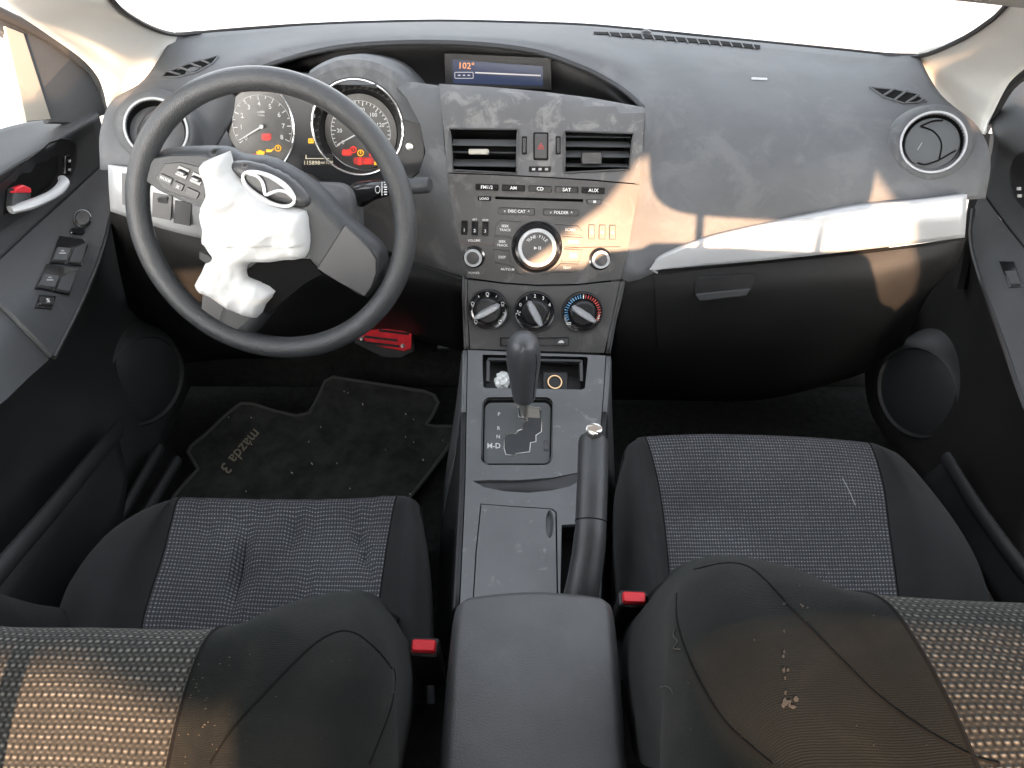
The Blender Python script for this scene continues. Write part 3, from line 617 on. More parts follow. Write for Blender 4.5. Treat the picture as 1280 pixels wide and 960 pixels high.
# barrel shaped grey cowl over the right hand gauge
bm = B(); arc = [(392, 100), (405, 92), (425, 85), (450, 84), (483, 94), (510, 121), (527, 155), (534, 190), (526, 218), (512, 234)]
arc = spl2(arc, 3); a = [PR.off(x, y, .002) for x, y in arc]; ctr = PR.hit(452, 165)[0]
rr_ = [[p for p in a], [p + (p - ctr).normalized() * .010 - CN * .006 for p in a], [p + (p - ctr).normalized() * .016 - CN * .03 for p in a], [p + (p - ctr).normalized() * .018 - CN * .12 for p in a]]
vv = [[bm.verts.new(p) for p in r] for r in rr_]
for r1, r2 in zip(vv, vv[1:]):
    for i in range(len(r1) - 1): bm.faces.new((r1[i], r1[i + 1], r2[i + 1], r2[i]))
obj('cowl', bm, M['dash'], ic)
rf_ = [proj(p) for p in ringpts(PR, RC, RR * 1.05, 60)]; rf_ = [q for q in rf_ if q[1] < 152 and q[0] > 398]; rf_.sort(key=lambda q: -math.atan2(160 - q[1], q[0] - 447))
bm = B(); sheet(bm, PR, [q for q in arc if q[1] < 158 ] + sorted([q for q in rf_], key=lambda q: math.atan2(160 - q[1], q[0] - 447)), [], 8, .0015, .002); obj('cowl_face', bm, M['dash'], ic)
bm = B(); F = mfr(PR, 512, 183); lathe(bm, F, 0, 0, [(.0055, 0), (.005, .003), (.002, .0035), (.0018, .002)], 16); obj('screw', bm, M['steel'], ic)
for nm, c, r, dc, dr, nums, a0, a1, vals, need in (('tachometer', LC, RL, (328, 158), .044, '012345678', 214, -28, 9, 210), ('speedometer', RC, RR, (451, 165), .044, None, 210, -12, 8, 208)):
    bm = B(); FDc = mfr(PD, *dc); lathe(bm, FDc, 0, 0, [(.0535, -.001), (.0535, 0)], 48)
    gz = obj('gauge', bm, M['face'], ic, label=('left gauge, counting 0 to 8' if nums else 'right gauge, counting 0 to 140'))
    bm = B(); A_ = ringpts(PR, c, r); Bp = [FDc.p(.0545 * math.cos(2 * math.pi * i / 40), .0545 * math.sin(2 * math.pi * i / 40)) for i in range(40)]
    va = [bm.verts.new(p) for p in A_]; vb = [bm.verts.new(p) for p in Bp]
    for i in range(40): bm.faces.new((va[i - 1], va[i], vb[i], vb[i - 1]))
    obj('funnel', bm, M['gloss'], gz)
    bm = B(); tube(bm, ringpts(PR, c, r, 64, .001), .0019, 8, closed=True); obj('ring', bm, M['chrome'], gz)
    bm = B(); wp = B(); N_ = 17 if nums else 29
    for k in range(N_):
        t = R(a0 + (a1 - a0) * k / (N_ - 1)); big = k % 2 == 0 if nums else k % 4 == 0; r0 = dr - (.007 if big else .004)
        FF = FDc.turn(t); slab(bm, FF, [(r0, -.0006), (dr, -.0006), (dr, .0006), (r0, .0006)], 0, .0006)
    for k in range(vals):
        t = R(a0 + (a1 - a0) * k / (vals - 1)); s = str(k) if nums else str(20 * k); text(bm, FDc, s, (dr - .0125) * math.cos(t), (dr - .0125) * math.sin(t), .0095 if nums else .008, .0008)
    tube(bm, [FDc.p(dr * math.cos(R(a0 + (a1 - a0) * k / 40)), dr * math.sin(R(a0 + (a1 - a0) * k / 40)), .0005) for k in range(41)], .0004, 4)
    text(bm, FDc, 'x1000\nr/min' if nums else 'MPH', -.0 if nums else -.012, .018 if nums else .008, .0045, .0008)
    obj('numerals', bm, M['white'], gz)
    bm = B(); FF = FDc.turn(R(need)); slab(bm, FF, [(-.002, -.0012), (.040, -.0006), (.040, .0006), (-.002, .0012)], .004, .0058); lathe(bm, FDc, 0, 0, [(.003, 0), (.003, .006)], 12); obj('needle', bm, M['white'] if nums else M['white'], gz)
def lamp(px, py, kind, w=9, h=7):
    F = fpx(PD, px, py); F = Fr(F.o, F.ex, F.ey, CN); bm = B(); m = M['amber'] if kind[0] == 'a' else M['redl']; s = kind[1:]
    Z0, Z1 = .0012, .002
    if s == 'eng': slab(bm, F, [(-5, -1), (-3, -3), (3, -3), (5, -1), (5, 2), (2, 2), (1, 3.5), (-2, 3.5), (-3, 2), (-5, 2)], Z0, Z1)
    elif s == 'ring':
        tube(bm, [F.p(x, y, Z1) for x, y in circ(0, 0, 3.6, 16)], .0007, 5, closed=True); slab(bm, F, rrect(0, .6, 1.3, 3, 0), Z0, Z1)
    elif s == 'bat':
        slab(bm, F, rrect(0, -.4, 9, 5.4, 0), Z0, Z1); slab(bm, F, rrect(-2.8, 2.9, 2, 1.2, 0), Z0, Z1); slab(bm, F, rrect(2.8, 2.9, 2, 1.2, 0), Z0, Z1)
    elif s == 'tri': slab(bm, F, [(-4, -3), (4, -3), (0, 4)], Z0, Z1)
    elif s == 'man': slab(bm, F, circ(0, 3, 1.7, 10), Z0, Z1); slab(bm, F, [(-2.2, -4), (2.2, -4), (1.4, 1), (-1.4, 1)], Z0, Z1)
    elif s == 'box': 
        for y in (-2.2, 0, 2.2): slab(bm, F, rrect(0, y, 8, 1.3, 0), Z0, Z1)
    elif s == 'oil': slab(bm, F, [(-4, -2), (2, -2), (6, 2), (4.6, 2.6), (2, .6), (-1, 1.6), (-4, 1.4)], Z0, Z1)
    else: slab(bm, F, rrect(0, 0, w, h, 1), Z0, Z1)
    obj('warning_light', bm, m, ic)
for a in ((334, 172, 'rbox'), (316, 196, 'rbat'), (326, 191, 'aeng'), (337, 188, 'aoil'), (348, 185, 'aring'), (433, 190, 'rbat'), (442, 187, 'rring'), (451, 191, 'aring'), (450, 202, 'rman'), (460, 202, 'rbox'), (470, 202, 'aman'), (466, 193, 'roil')): lamp(*a)
for px, py, w_, h_ in ((333, 171, 13, 9), (316, 195, 18, 6), (434, 191, 13, 8), (456, 201, 28, 9)):
    F = fpx(PD, px, py); bm = B(); slab(bm, Fr(F.o, F.ex, F.ey, CN), rrect(0, 0, w_, h_, 3), .0004, .0008); obj('warning_lens', bm, M['redglow'], ic)
bm = B(); F = fpx(PR, 395, 200); F.n = CN
slab(bm, F, rrect(2, 0, 38, 15, 1.5), .0005, .0015); o = obj('odometer', bm, M['lcd'], ic)
bm = B(); text(bm, F, '115898', -5, -3.5, 7, .002); text(bm, F, 'mi 75°F', 14, -3, 5, .002); slab(bm, F, rrect(2, 2, 30, .8, 0), .0015, .002); slab(bm, F, rrect(-12, 4, 1.2, 5, 0), .0015, .002); obj('odometer_digits', bm, M['lcdt'], o)
F = fpx(PR, 389, 176); F.n = CN; bm = B(); slab(bm, F, rrect(0, 0, 7, 6, 1), .0005, .001); o = obj('gearbox_light', bm, M['amber'], ic); bm = B(); text(bm, F, 'AT', 0, 0, 4.4, .0013); obj('lettering', bm, M['black'], o)
F = fpx(PR, 392, 136); F.n = CN; bm = B()
for k, s in enumerate('PRN'): text(bm, F, s, 0, 9 - 9 * k, 6, .0008)
obj('gear_letters', bm, M['grey'], ic)

# ------------------------------------------------------------------ round air vents
def round_vent(px, py, rpx, label, tilt, full, n_adj):
    F = fm(SD, px, py); n = (F.n * .5 + Vector(n_adj).normalized() * .5).normalized(); ex = (F.ex - n * F.ex.dot(n)).normalized(); d = at(px, py, d=1)
    o = F.o + n * .006; F = Fr(o, ex, n.cross(ex), n); dep = (o - CAM).dot(RM @ Vector((0, 0, -1))); r = rpx / FPX * dep
    t = thing('round_air_vent', label, 'air vent', F.p(0, -r, 0))
    k = r
    bm = B(); lathe(bm, F, 0, 0, [(k * 1.5, -.05), (k * 1.42, -.022), (k * 1.30, -.004), (k * 1.17, .005), (k * 1.08, .008), (k * 1.0, .008), (k * .97, .004)], 56, cap=False); obj('pod', bm, M['dash'], t)
    bm = B(); lathe(bm, F, 0, 0, [(k * 1.0, .006), (k * .99, .0105), (k * .93, .0105), (k * .9, .006)], 56, cap=False); obj('silver_ring', bm, M['silver'], t)
    bm = B(); lathe(bm, F, 0, 0, [(k * .91, .008), (k * .87, -.002), (k * .84, -.006), (k * .8, -.03), (0.001, -.03)], 48); obj('duct', bm, M['matte'], t)
    G = F.turn(R(tilt)); q = k * .83
    bm = B()
    if full:
        lathe(bm, G, 0, 0, [(q, -.012), (q, .002), (q * .96, .004), (q * .5, .006), (q * .05, .0065)], 40); obj('disc', bm, M['disc'], t)
        bm = B()
        for pts in ([(q * (-.62), q * .52), (q * -.1, q * .42), (q * .3, q * .05), (q * .42, -q * .6)], [(-q * .62, q * .52), (-q * .25, q * .80), (q * .1, q * .9)], [(q * .42, -q * .6), (q * .0, -q * .86), (-q * .3, -q * .85)], [(q * .42, -q * .58), (q * .88, -q * .1)]):
            tube(bm, [G.p(x, y, .0064) for x, y in spl2(pts, 5)], .0011, 5)
        obj('groove', bm, M['matte'], t)
        bm = B(); slab(bm, G, [(-q * .46, -q * .38), (-q * .43, -q * .38), (-q * .36, -q * .08), (-q * .39, -q * .08)], .004, .0068); obj('pointer_mark', bm, M['grey'], t)
    else:
        tube(bm, [G.p(x, y, -.006) for x, y in spl2([(-q * .5, -q * .95), (-q * .62, -q * .4), (-q * .5, q * .3), (-q * .1, q * .9)], 6)], .0035, 6)
        slab(bm, G, [(q * .25, -q * .8), (q * .4, -q * .75), (q * .5, q * .7), (q * .35, q * .75)], -.02, -.006); obj('louvre', bm, M['spoke'], t)
    return F
round_vent(197, 163, 37.5, 'round open air vent with a silver ring beside the steering wheel', -20, False, (.25, -1, .35))
round_vent(1163, 181.5, 38.5, 'round closed air vent with a silver ring at the passenger end of the dashboard', -12, True, (-.25, -1, .3))

# ------------------------------------------------------------------ rectangular vents
def rect_vent(poly, label, slats, tab, blade_m):
    cx = sum(p[0] for p in poly) / 4; cy = sum(p[1] for p in poly) / 4; F = fpx(SC, cx, cy); q = [(x - cx, cy - y) for x, y in poly]
    t = thing('air_vent', label, 'air vent', F.p(0, min(p[1] for p in q), 0))
    bm = B(); a = [bm.verts.new(F.p(x, y, .003)) for x, y in q]; b = [bm.verts.new(F.p(x * .97, y * .96, -.045)) for x, y in q]
    for i in range(4): bm.faces.new((a[i - 1], a[i], b[i], b[i - 1]))
    bm.faces.new(b); obj('duct', bm, M['matte'], t, smooth=False)
    bm = B(); tube(bm, [F.p(x, y, .0032) for x, y in densify(q, 8)], .0016, 6, closed=True); obj('frame', bm, M['radio'], t)
    x0 = min(p[0] for p in q) + 2; x1 = max(p[0] for p in q) - 2
    for y, hh, ti in slats:
        bm = B(); sl_ = -.006 * (x1 - x0) / 80
        P4 = [F.p(x0, y, 0), F.p(x1, y - 1, 0), F.p(x1, y - 1 - hh, -.018 * ti), F.p(x0, y - hh, -.018 * ti)]
        P5 = [p - F.n * .002 - F.ey * .8 for p in P4]; vs = [bm.verts.new(p) for p in P4 + P5]
        for f in ((0, 1, 2, 3), (7, 6, 5, 4), (0, 4, 5, 1), (1, 5, 6, 2), (2, 6, 7, 3), (3, 7, 4, 0)): bm.faces.new([vs[i] for i in f])
        obj('louvre', bm, M['louvre'], t, smooth=False)
    bm = B(); slab(bm, F, rrect(*tab, 2), -.004, .006, .8); obj('slider', bm, blade_m, t)
M['slider'] = mat('slider_worn', (.36, .34, .29), .4); M['louvre'] = mat('louvre_plastic', (.085, .088, .09), .5)
rect_vent(VL, 'left of the two rectangular air vents above the radio, with a pale slider', [(7, -8, .7), (-2, -1.6, .4), (-19, -9, 1.0)], (-7, -1.5, 25, 7), M['slider'])
rect_vent(VR, 'right of the two rectangular air vents above the radio, with a grey slider', [(19, -4, 1), (7, -7, .9), (-6, -8, .9), (-18, -4, .8)], (-8, -8, 25, 15), M['radio'])
hb = thing('hazard_switch', 'upright hazard light switch with a red triangle between the two rectangular air vents', 'switch', SC.hit(676, 200)[0])
F = fpx(SC, 676, 183)
bm = B(); slab(bm, F, rrect(0, 0, 19, 35, 2), .002, .0042, .6); obj('surround', bm, M['gloss'], hb)
bm = B(); slab(bm, F, rrect(0, 0, 15.5, 31, 1.5), .0035, .0056, .8); obj('button', bm, M['spoke'], hb)
bm = B(); tube(bm, [F.p(x, y, .006) for x, y in densify([(-4, -3.5), (4, -3.5), (0, 3.8)], 1.5)], .0005, 4, closed=True); tube(bm, [F.p(x, y, .006) for x, y in densify([(-1.6, -2), (1.6, -2), (0, 1)], 1)], .0004, 4, closed=True); obj('triangle', bm, M['redprint'], hb)
for px in (655.5, 697.5):
    F2 = fpx(SC, px, 182); t = thing('vent_thumbwheel', f'small ribbed thumbwheel {"left" if px < 670 else "right"} of the hazard switch', 'thumbwheel', F2.p(0, -12))
    bm = B(); slab(bm, F2, rrect(0, 0, 6.5, 23, 1), .002, .0036, .5); obj('slot', bm, M['gloss'], t)
    bm = B(); slab(bm, F2, rrect(0, 0, 3.6, 19, 1), .003, .006, .6)
    for k in range(8): slab(bm, F2, rrect(0, -8 + 2.3 * k, 3.8, .7, 0), .006, .0066)
    obj('wheel', bm, M['spoke'], t)
bm = B(); F = fpx(SC, 675, 211.5); slab(bm, F, rrect(0, 0, 28, 7.5, 1.5), .002, .0038, .5); o = obj('seat_belt_reminder', bm, M['gloss'], db)
bm = B()
for x in (-8, 0, 8): slab(bm, F, rrect(x, 0, 4, 3, 0), .0038, .0043)
obj('print', bm, M['grey'], o)

# ------------------------------------------------------------------ stereo
M['crease'] = mat('reddish_crease', (.10, .045, .035), .5)
st = thing('car_stereo', 'dusty black car stereo with a large round tuning knob', 'car stereo', SC.hit(671, 350)[0])
RO = [(559, 217), (616, 219), (676, 222), (738, 226), (799, 231), (792, 270), (785, 310), (775.5, 348.5), (722, 354.5), (671, 355.5), (628, 352.5), (584.5, 346.5), (574, 300), (566.5, 260)]
obj_sheet('faceplate', SC, RO, M['radio'], st, [rrect(674, 249, 110, 3.6, 1, a=.03)], 9, .0025)
bm = B(); F = fpx(SC, 674, 249); slab(bm, F, rrect(0, 0, 114, 6, 1, a=-.03), -.012, -.008); obj('disc_slot', bm, M['matte'], st)
H = .0025
def btn(cx, cy, w_, h_, s='', ts=5, r=1.2, a=-.035, m='gloss', hh=.0028, pts=None, print_='white', lab=None):
    F = fpx(SC, cx, cy); bm = B(); slab(bm, F, pts and [(x - cx, cy - y) for x, y in pts] or rrect(0, 0, w_, h_, r, a=a), H - .001, H + hh, .6, .001); b = obj('button', bm, M[m], st)
    if s:
        bm = B(); 
        for k, ln in enumerate(s.split('\n')): text(bm, F, ln, 0, (len(s.split('\n')) - 1) * ts * .55 - k * ts * 1.1, ts, H + hh + .0004, a)
        obj('lettering', bm, M[print_], b)
    return b
for k, s in enumerate(('FM1/2', 'AM', 'CD', 'SAT', 'AUX')): btn(609 + 33 * k, 234 + 1.0 * k, 29, 8, s, 6)
btn(606, 248, 17, 5.5, 'LOAD', 4.4, 1); btn(742.5, 252, 18, 6, '', m='spoke'); 
bm = B(); F = fpx(SC, 742.5, 252); slab(bm, F, rrect(0, .2, 3.4, 3, .5), H + .0028, H + .0033); obj('eject_mark', bm, M['white'], st)
btn(646, 264, 45, 8.5, 'v  DISC·CAT  ^', 5, m='black'); btn(701, 265.5, 44, 8.5, '▾  FOLDER  ▴'.replace('▾', 'v').replace('▴', '^'), 5, m='black')
for k in range(3): btn(581 + 13 * k, 284.5 + .6 * k, 8, 18, '\n' + str(k + 1), 5.5, m='gloss')
for k in range(3): btn(739 + 13 * k, 289.5 + .3 * k, 8, 18, '', 5.5, m='radio')
bm = B()
for k in range(3): F = fpx(SC, 739 + 13 * k, 290 + .3 * k); slab(bm, F, circ(0, 0, 1.6, 10), H + .0028, H + .0033)
for s, x, y in (('RPT', 594, 274.5), ('RDM', 607, 275)): F = fpx(SC, x, y); text(bm, F, s, 0, 0, 3.4, H + .0004)
F = fpx(SC, 593, 320); text(bm, F, 'VOLUME', 0, 19.5, 4, H + .0004); text(bm, F, 'POWER', 0, -21, 4, H + .0004)
obj('print', bm, M['white'], st)
# buttons round the big knob
for pts, s, ts in (([(626, 275), (652, 277), (645, 287), (640, 296), (619, 293.5), (620, 281)], 'SEEK\nTRACK', 4.4), ([(618.5, 295.5), (639.5, 297.5), (637.5, 308), (637.5, 311), (617, 308)], 'SEEK\nTRACK', 4.2), ([(616.5, 311), (637, 313), (638, 325), (640, 330), (618, 326)], 'DISP', 4.6), ([(619, 328), (641, 332), (646, 339), (652, 343), (626, 338.5)], 'AUTO-M', 4.4)):
    cx = sum(p[0] for p in pts) / len(pts) - 2; cy = sum(p[1] for p in pts) / len(pts); btn(cx, cy, 0, 0, s, ts, pts=pts, m='radio', hh=.0016)
for pts, s, ts in (([(692, 280), (722, 282), (727, 288), (728, 294), (701, 293), (697, 286)], 'SCAN', 4.8), ([(702, 295), (728, 296.5), (728.5, 309.5), (704, 308)], 'MENU', 4.8), ([(704, 311), (728, 312), (724, 327), (701, 327)], '', 4.6), ([(700, 329), (723, 329.5), (716, 340), (690, 340)], 'TEXT', 4.2)):
    cx = sum(p[0] for p in pts) / len(pts) + 1; cy = sum(p[1] for p in pts) / len(pts); btn(cx, cy, 0, 0, s, ts, pts=pts, m='radio', hh=.0016)
bm = B(); F = fpx(SC, 716, 319); slab(bm, F, rrect(0, 0, 8, 6, .5), H + .0016, H + .0022); obj('print', bm, M['white'], st)
F = fm(SC, 671, 308.5); U = 1 / FPX * ((F.o - CAM).dot(RM @ Vector((0, 0, -1))))
bm = B(); lathe(bm, F, 0, 0, [(34 * U, .002), (34 * U, .0035), (30 * U, .004), (28 * U, .003)], 56, cap=False); obj('knob_surround', bm, M['spoke'], st)
bm = B(); lathe(bm, F, 0, 0, [(32.5 * U, .001), (31 * U, .010), (27 * U, .016), (24 * U, .0165), (22.5 * U, .015)], 56); kb = obj('tuning_knob', bm, M['gloss'], st)
bm = B(); lathe(bm, F, 0, 0, [(24 * U, .0155), (23 * U, .0185), (19.5 * U, .0185), (18.5 * U, .0165)], 56, cap=False); obj('knob_ring', bm, M['silver'], kb)
bm = B(); lathe(bm, F, 0, 0, [(19.4 * U, .0155), (19 * U, .0175), (10 * U, .0182)], 40); obj('knob_cap', bm, M['radio'], kb)
bm = B()
for k, ch in enumerate('TUNE·FILE'):
    t = R(140 - 100 * k / 8); text(bm, F, ch, 14 * U * math.cos(t), 14 * U * math.sin(t), 5.4 * U, .0188, t - R(90))
slab(bm, F, [(-4 * U, -2 * U), (0, 0), (-4 * U, 2 * U)], .018, .0188); slab(bm, F, rrect(2 * U, 0, 1 * U, 4 * U, 0), .018, .0188); slab(bm, F, rrect(4 * U, 0, 1 * U, 4 * U, 0), .018, .0188)
obj('lettering', bm, M['white'], kb)
for px, py, nm in ((593, 320.5, 'volume_knob'), (749.5, 323.5, 'audio_knob')):
    F = fm(SC, px, py); bm = B(); lathe(bm, F, 0, 0, [(14 * U, .002), (14 * U, .004), (12 * U, .0045), (11.4 * U, .012), (9 * U, .0125)], 40); kb = obj(nm, bm, M['gloss'], st)
    bm = B(); lathe(bm, F, 0, 0, [(11.2 * U, .0115), (10.8 * U, .0145), (8.2 * U, .0145), (7.8 * U, .012)], 40, cap=False); obj('knob_ring', bm, M['silver'], kb)
    bm = B(); lathe(bm, F, 0, 0, [(8.2 * U, .012), (8 * U, .0135), (4 * U, .014)], 30); obj('knob_cap', bm, M['radio'], kb)
bm = B(); tube(bm, [SC.off(x, y, .003) for x, y in ((572, 303), (600, 304), (640, 308))], .0005, 5); obj('crease', bm, M['crease'], st); bm = B(); tube(bm, [SC.off(x, y, .0032) for x, y in ((704, 310), (735, 309), (775, 308))], .0005, 5); obj('crease', bm, M['crease'], st)

# ------------------------------------------------------------------ climate controls
cc = thing('climate_control_panel', 'dark panel with three round heater dials below the stereo', 'climate controls', SC.hit(671, 438)[0])
obj_sheet('faceplate', SC, [(585, 350), (628, 355.5), (671, 358.5), (722, 357.5), (774.5, 352), (764, 400), (755, 441), (711, 439.5), (671, 438.5), (632, 437), (588, 436), (585, 390)], M['clim'], cc, [], 9, .001)
for sx_, ln in ((-1, [(584, 349), (584, 375), (585, 405), (586, 437)]), (1, [(775.5, 352), (770, 378), (764, 402), (757, 442)])):
    ps = spline([SC.off(x, y, .0005) for x, y in ln], 4); surf_obj('side_rail', Surf([[p, p + Vector((sx_ * .004, .001, 0)), p + Vector((sx_ * .008, .01, 0)), p + Vector((sx_ * .012, .12, -.02))] for p in ps], 3, 1), M['clim'], cc)
def dial(px, py, ang, marks, lab):
    F = fm(SC, px, py); U = ((F.o - CAM).dot(RM @ Vector((0, 0, -1)))) / FPX
    bm = B(); lathe(bm, F, 0, 0, [(26 * U, 0), (26 * U, .006), (24.8 * U, .0085), (23.5 * U, .0075), (17 * U, .007)], 56); d = obj('dial', bm, M['gloss'], cc, label=lab)
    bm = B(); lathe(bm, F, 0, 0, [(25.8 * U, .0075), (25 * U, .0092), (24.2 * U, .008)], 56, cap=False); obj('dial_rim', bm, M['steel'] if 0 else M['spoke'], d)
    bm = B(); lathe(bm, F, 0, 0, [(16.5 * U, .006), (15.5 * U, .013), (13.5 * U, .015), (8 * U, .015)], 40); obj('dial_hub', bm, M['black'], d)
    G = F.turn(R(ang)); bm = B(); slab(bm, G, [(-16.5 * U, -2.2 * U), (-8 * U, -4.2 * U), (8 * U, -4.2 * U), (15.5 * U, -3 * U), (17.5 * U, 0), (15.5 * U, 3 * U), (8 * U, 4.2 * U), (-8 * U, 4.2 * U), (-16.5 * U, 2.2 * U)], .013, .026, 1.6 * U, .004); obj('dial_grip', bm, M['silver'], d)
    marks(F, U, d)
def mk1(F, U, d):
    bm = B()
    for k, t in enumerate((222, 192, 155, 122, 90, 58, 25, -8, -42)):
        x, y = 20.6 * U * math.cos(R(t)), 20.6 * U * math.sin(R(t))
        if k % 2 == 0: tube(bm, [F.p(x + a, y + b, .0085) for a, b in circ(0, 0, 1.9 * U, 10)], .45 * U, 4, closed=True); slab(bm, F, rrect(x, y - 3 * U, 3 * U, .8 * U), .0076, .0084)
        else: slab(bm, F.turn(R(t)), rrect(20.6 * U, 0, 2.4 * U, .9 * U), .0076, .0084)
    obj('symbols', bm, M['white'], d)
def mk2(F, U, d):
    bm = B()
    for s, t in (('0', 152), ('1', 120), ('2', 90), ('3', 60), ('4', 28)): text(bm, F, s, 20.4 * U * math.cos(R(t)), 20.4 * U * math.sin(R(t)), 6 * U, .0082)
    for k in range(4): G = F.turn(R(k * 90 + 20)); c = F.p(-20.5 * U, -.5 * U) ; slab(bm, Fr(c, G.ex, G.ey, F.n), [(0, 0), (3 * U, -.9 * U), (3.4 * U, 1 * U)], .0076, .0084)
    obj('numerals', bm, M['white'], d)
def mk3(F, U, d):
    for col, a0, a1 in (('blueprint', 205, 100), ('redprint', 82, -25)):
        bm = B()
        for k in range(13): G = F.turn(R(a0 + (a1 - a0) * k / 12)); slab(bm, G, [(18.4 * U, -.6 * U), (22.8 * U, -.6 * U), (22.8 * U, .6 * U), (18.4 * U, .6 * U)], .0076, .0082)
        obj('heat_scale', bm, M[col], d)
    bm = B(); slab(bm, F, rrect(0, 20.5 * U, 1.2 * U, 5 * U), .0076, .0084); obj('top_mark', bm, M['white'], d); bm = B(); slab(bm, F, [(-20 * U, -15 * U), (-14 * U, -15 * U), (-14 * U, -14 * U), (-19 * U, -14 * U), (-19 * U, -13 * U), (-14 * U, -13 * U), (-14 * U, -12 * U), (-20 * U, -12 * U)], .0076, .0084); obj('symbols', bm, M['white'], d)
dial(610.5, 387, 28, mk1, 'left dial with airflow symbols'); dial(668.5, 389, 118, mk2, 'middle dial numbered 0 to 4'); dial(727.5, 389.5, 148, mk3, 'right dial with blue and red scale')
bm = B(); F = fpx(SC, 668, 427)
slab(bm, F, rrect(0, 0, 86, 11, 1), 0, .0018, .5); sp = obj('switch_strip', bm, M['gloss'], cc)
for x, w_ in ((-31, 20), (4, 44), (33, 18)):
    bm = B(); slab(bm, F, rrect(x, 0, w_, 9, 1), .001, .004, .6); obj('switch', bm, M['radio'], sp)
bm = B(); slab(bm, F, [(29, -1), (37, -1), (36, 1), (34, 2.5), (31, 1.5)], .004, .0046); obj('car_symbol', bm, M['white'], sp)

# ================================================================== STEERING WHEEL
WN = Vector((0, -math.cos(R(17)), math.sin(R(17)))); WC = at(340.5, 277.5, d=.97); WU = Vector((1, 0, 0)); WV = WN.cross(WU)
WF = Fr(WC, WU, WV, WN)
sw = thing('steering_wheel', 'black steering wheel turned clockwise with a spent white airbag hanging from its hub', 'steering wheel', WF.p(0, -.18))
bm = B(); tube(bm, [WF.p(.1675 * math.cos(2 * math.pi * k / 96), .1675 * math.sin(2 * math.pi * k / 96)) for k in range(96)], .0142, 16, closed=True, sq=1.05, up=WN); obj('rim', bm, M['rim'], sw)
PH = Plane(WC - WN * .008, WN)
def wfr(px, py, h=0):
    F = fpx(PH, px, py); return Fr(F.o + WN * h, F.ex, F.ey, WN)
FW = wfr(340, 262)
hubp = spl2([(184, 226), (186, 206), (200, 193), (216, 188), (277, 187), (300, 196), (340, 202), (392, 232), (432, 272), (470, 302), (484, 322), (482, 350), (464, 378), (430, 360), (405, 343), (385, 358), (350, 388), (332, 408), (314, 430), (285, 428), (260, 416), (246, 400), (252, 365), (257, 310), (256, 264), (225, 246), (184, 232)], 3)
def dome(bm, F, poly, h0, h1, step, edge, fn=None, back=True):
    """pillow over an outline: height rises from h0 at the border to h1 inside"""
    v, ff, loops = tri(poly, [], step); vs = []
    for q in v:
        d = min(1, edist(q, poly) / edge); hh = h0 + (h1 - h0) * math.sqrt(max(0, 1 - (1 - d) ** 2)) + (fn(q.x, q.y, d) if fn else 0)
        vs.append(bm.verts.new(F.p(q.x, q.y, hh)))
    for t in ff: bm.faces.new([vs[k] for k in t])
    n = len(loops[0])
    if back:
        b = [bm.verts.new(F.p(x, y, h0 - back)) for x, y in loops[0]]
        for i in range(n): bm.faces.new((vs[i - 1], vs[i], b[i], b[i - 1]))
        bm.faces.new(b)
hl = [(x - 340, 262 - y) for x, y in hubp]
bm = B(); dome(bm, FW, hl, -.006, .012, 7, 16, None, .018); hub = obj('hub', bm, M['hub'], sw, ang=50)
# lower column of the hub behind
bm = B(); FB = wfr(335, 285, -.03); lathe(bm, Fr(FB.o, WU, WV, -WN), 0, 0, [(.05, -.01), (.055, .03), (.05, .12)], 32); obj('hub_back', bm, M['black'], sw)
def plate(name, pts, z0, z1, m, par=sw, bev=1.2, ref=(340, 262)):
    F = wfr(*ref); bm = B(); slab(bm, F, [(x - ref[0], ref[1] - y) for x, y in pts], z0, z1, bev, .0015); return obj(name, bm, M[m], par)
plate('spoke_insert', [(434, 279), (452, 294), (467, 309), (476, 322), (477, 340), (472, 358), (463, 371), (430, 353), (401, 334)], .004, .0145, 'spoke')
plate('spoke_insert', [(254, 366), (284, 381), (277, 402), (269, 419), (258, 411), (250, 398)], .004, .0125, 'spoke')
plate('spoke_insert', [(287, 383), (319, 398), (307, 412), (293, 422), (272, 420), (280, 402)], .004, .0125, 'spoke')
ls = plate('spoke_insert', [(187, 222), (192, 207), (203, 197), (222, 194), (262, 194), (272, 198), (268, 225), (260, 258), (236, 250), (205, 236)], .004, .0145, 'hub')
bb = plate('button_panel', [(203, 220), (216, 203), (236, 202), (268, 210), (262, 250), (240, 245), (212, 235)], .013, .0155, 'black', sw, 1)
for x, y, w_, h_, s in ((214.5, 221.5, 17, 9, 'MODE'), (230, 230, 13, 9, 'x'), (247, 238.5, 17, 9, '')):
    F = wfr(x, y); bm = B(); slab(bm, F, rrect(0, 0, w_, h_, 1.5, a=-.42), .014, .0178, .6); b = obj('wheel_button', bm, M['spoke'], bb)
    if s: bm = B(); text(bm, F, s, 0, 0, 5 if s == 'MODE' else 8, .0182, -.42); obj('lettering', bm, M['white'], b)
for x, y in ((235, 213), (252.5, 221)):
    F = wfr(x, y); bm = B(); slab(bm, F, rrect(0, 0, 15, 13, 1, a=-.42), .014, .0172, .5); b = obj('wheel_rocker', bm, M['gloss'], bb)
    bm = B(); slab(bm, F, rrect(0, 0, 12, 4.5, 1, a=-.42), .017, .022, .8); obj('rocker_ridge', bm, M['spoke'], b)
    bm = B(); slab(bm, F, rrect(-.5, 0, 7, 1.2, 0, a=-.42), .022, .0224); obj('lettering', bm, M['white'], b)
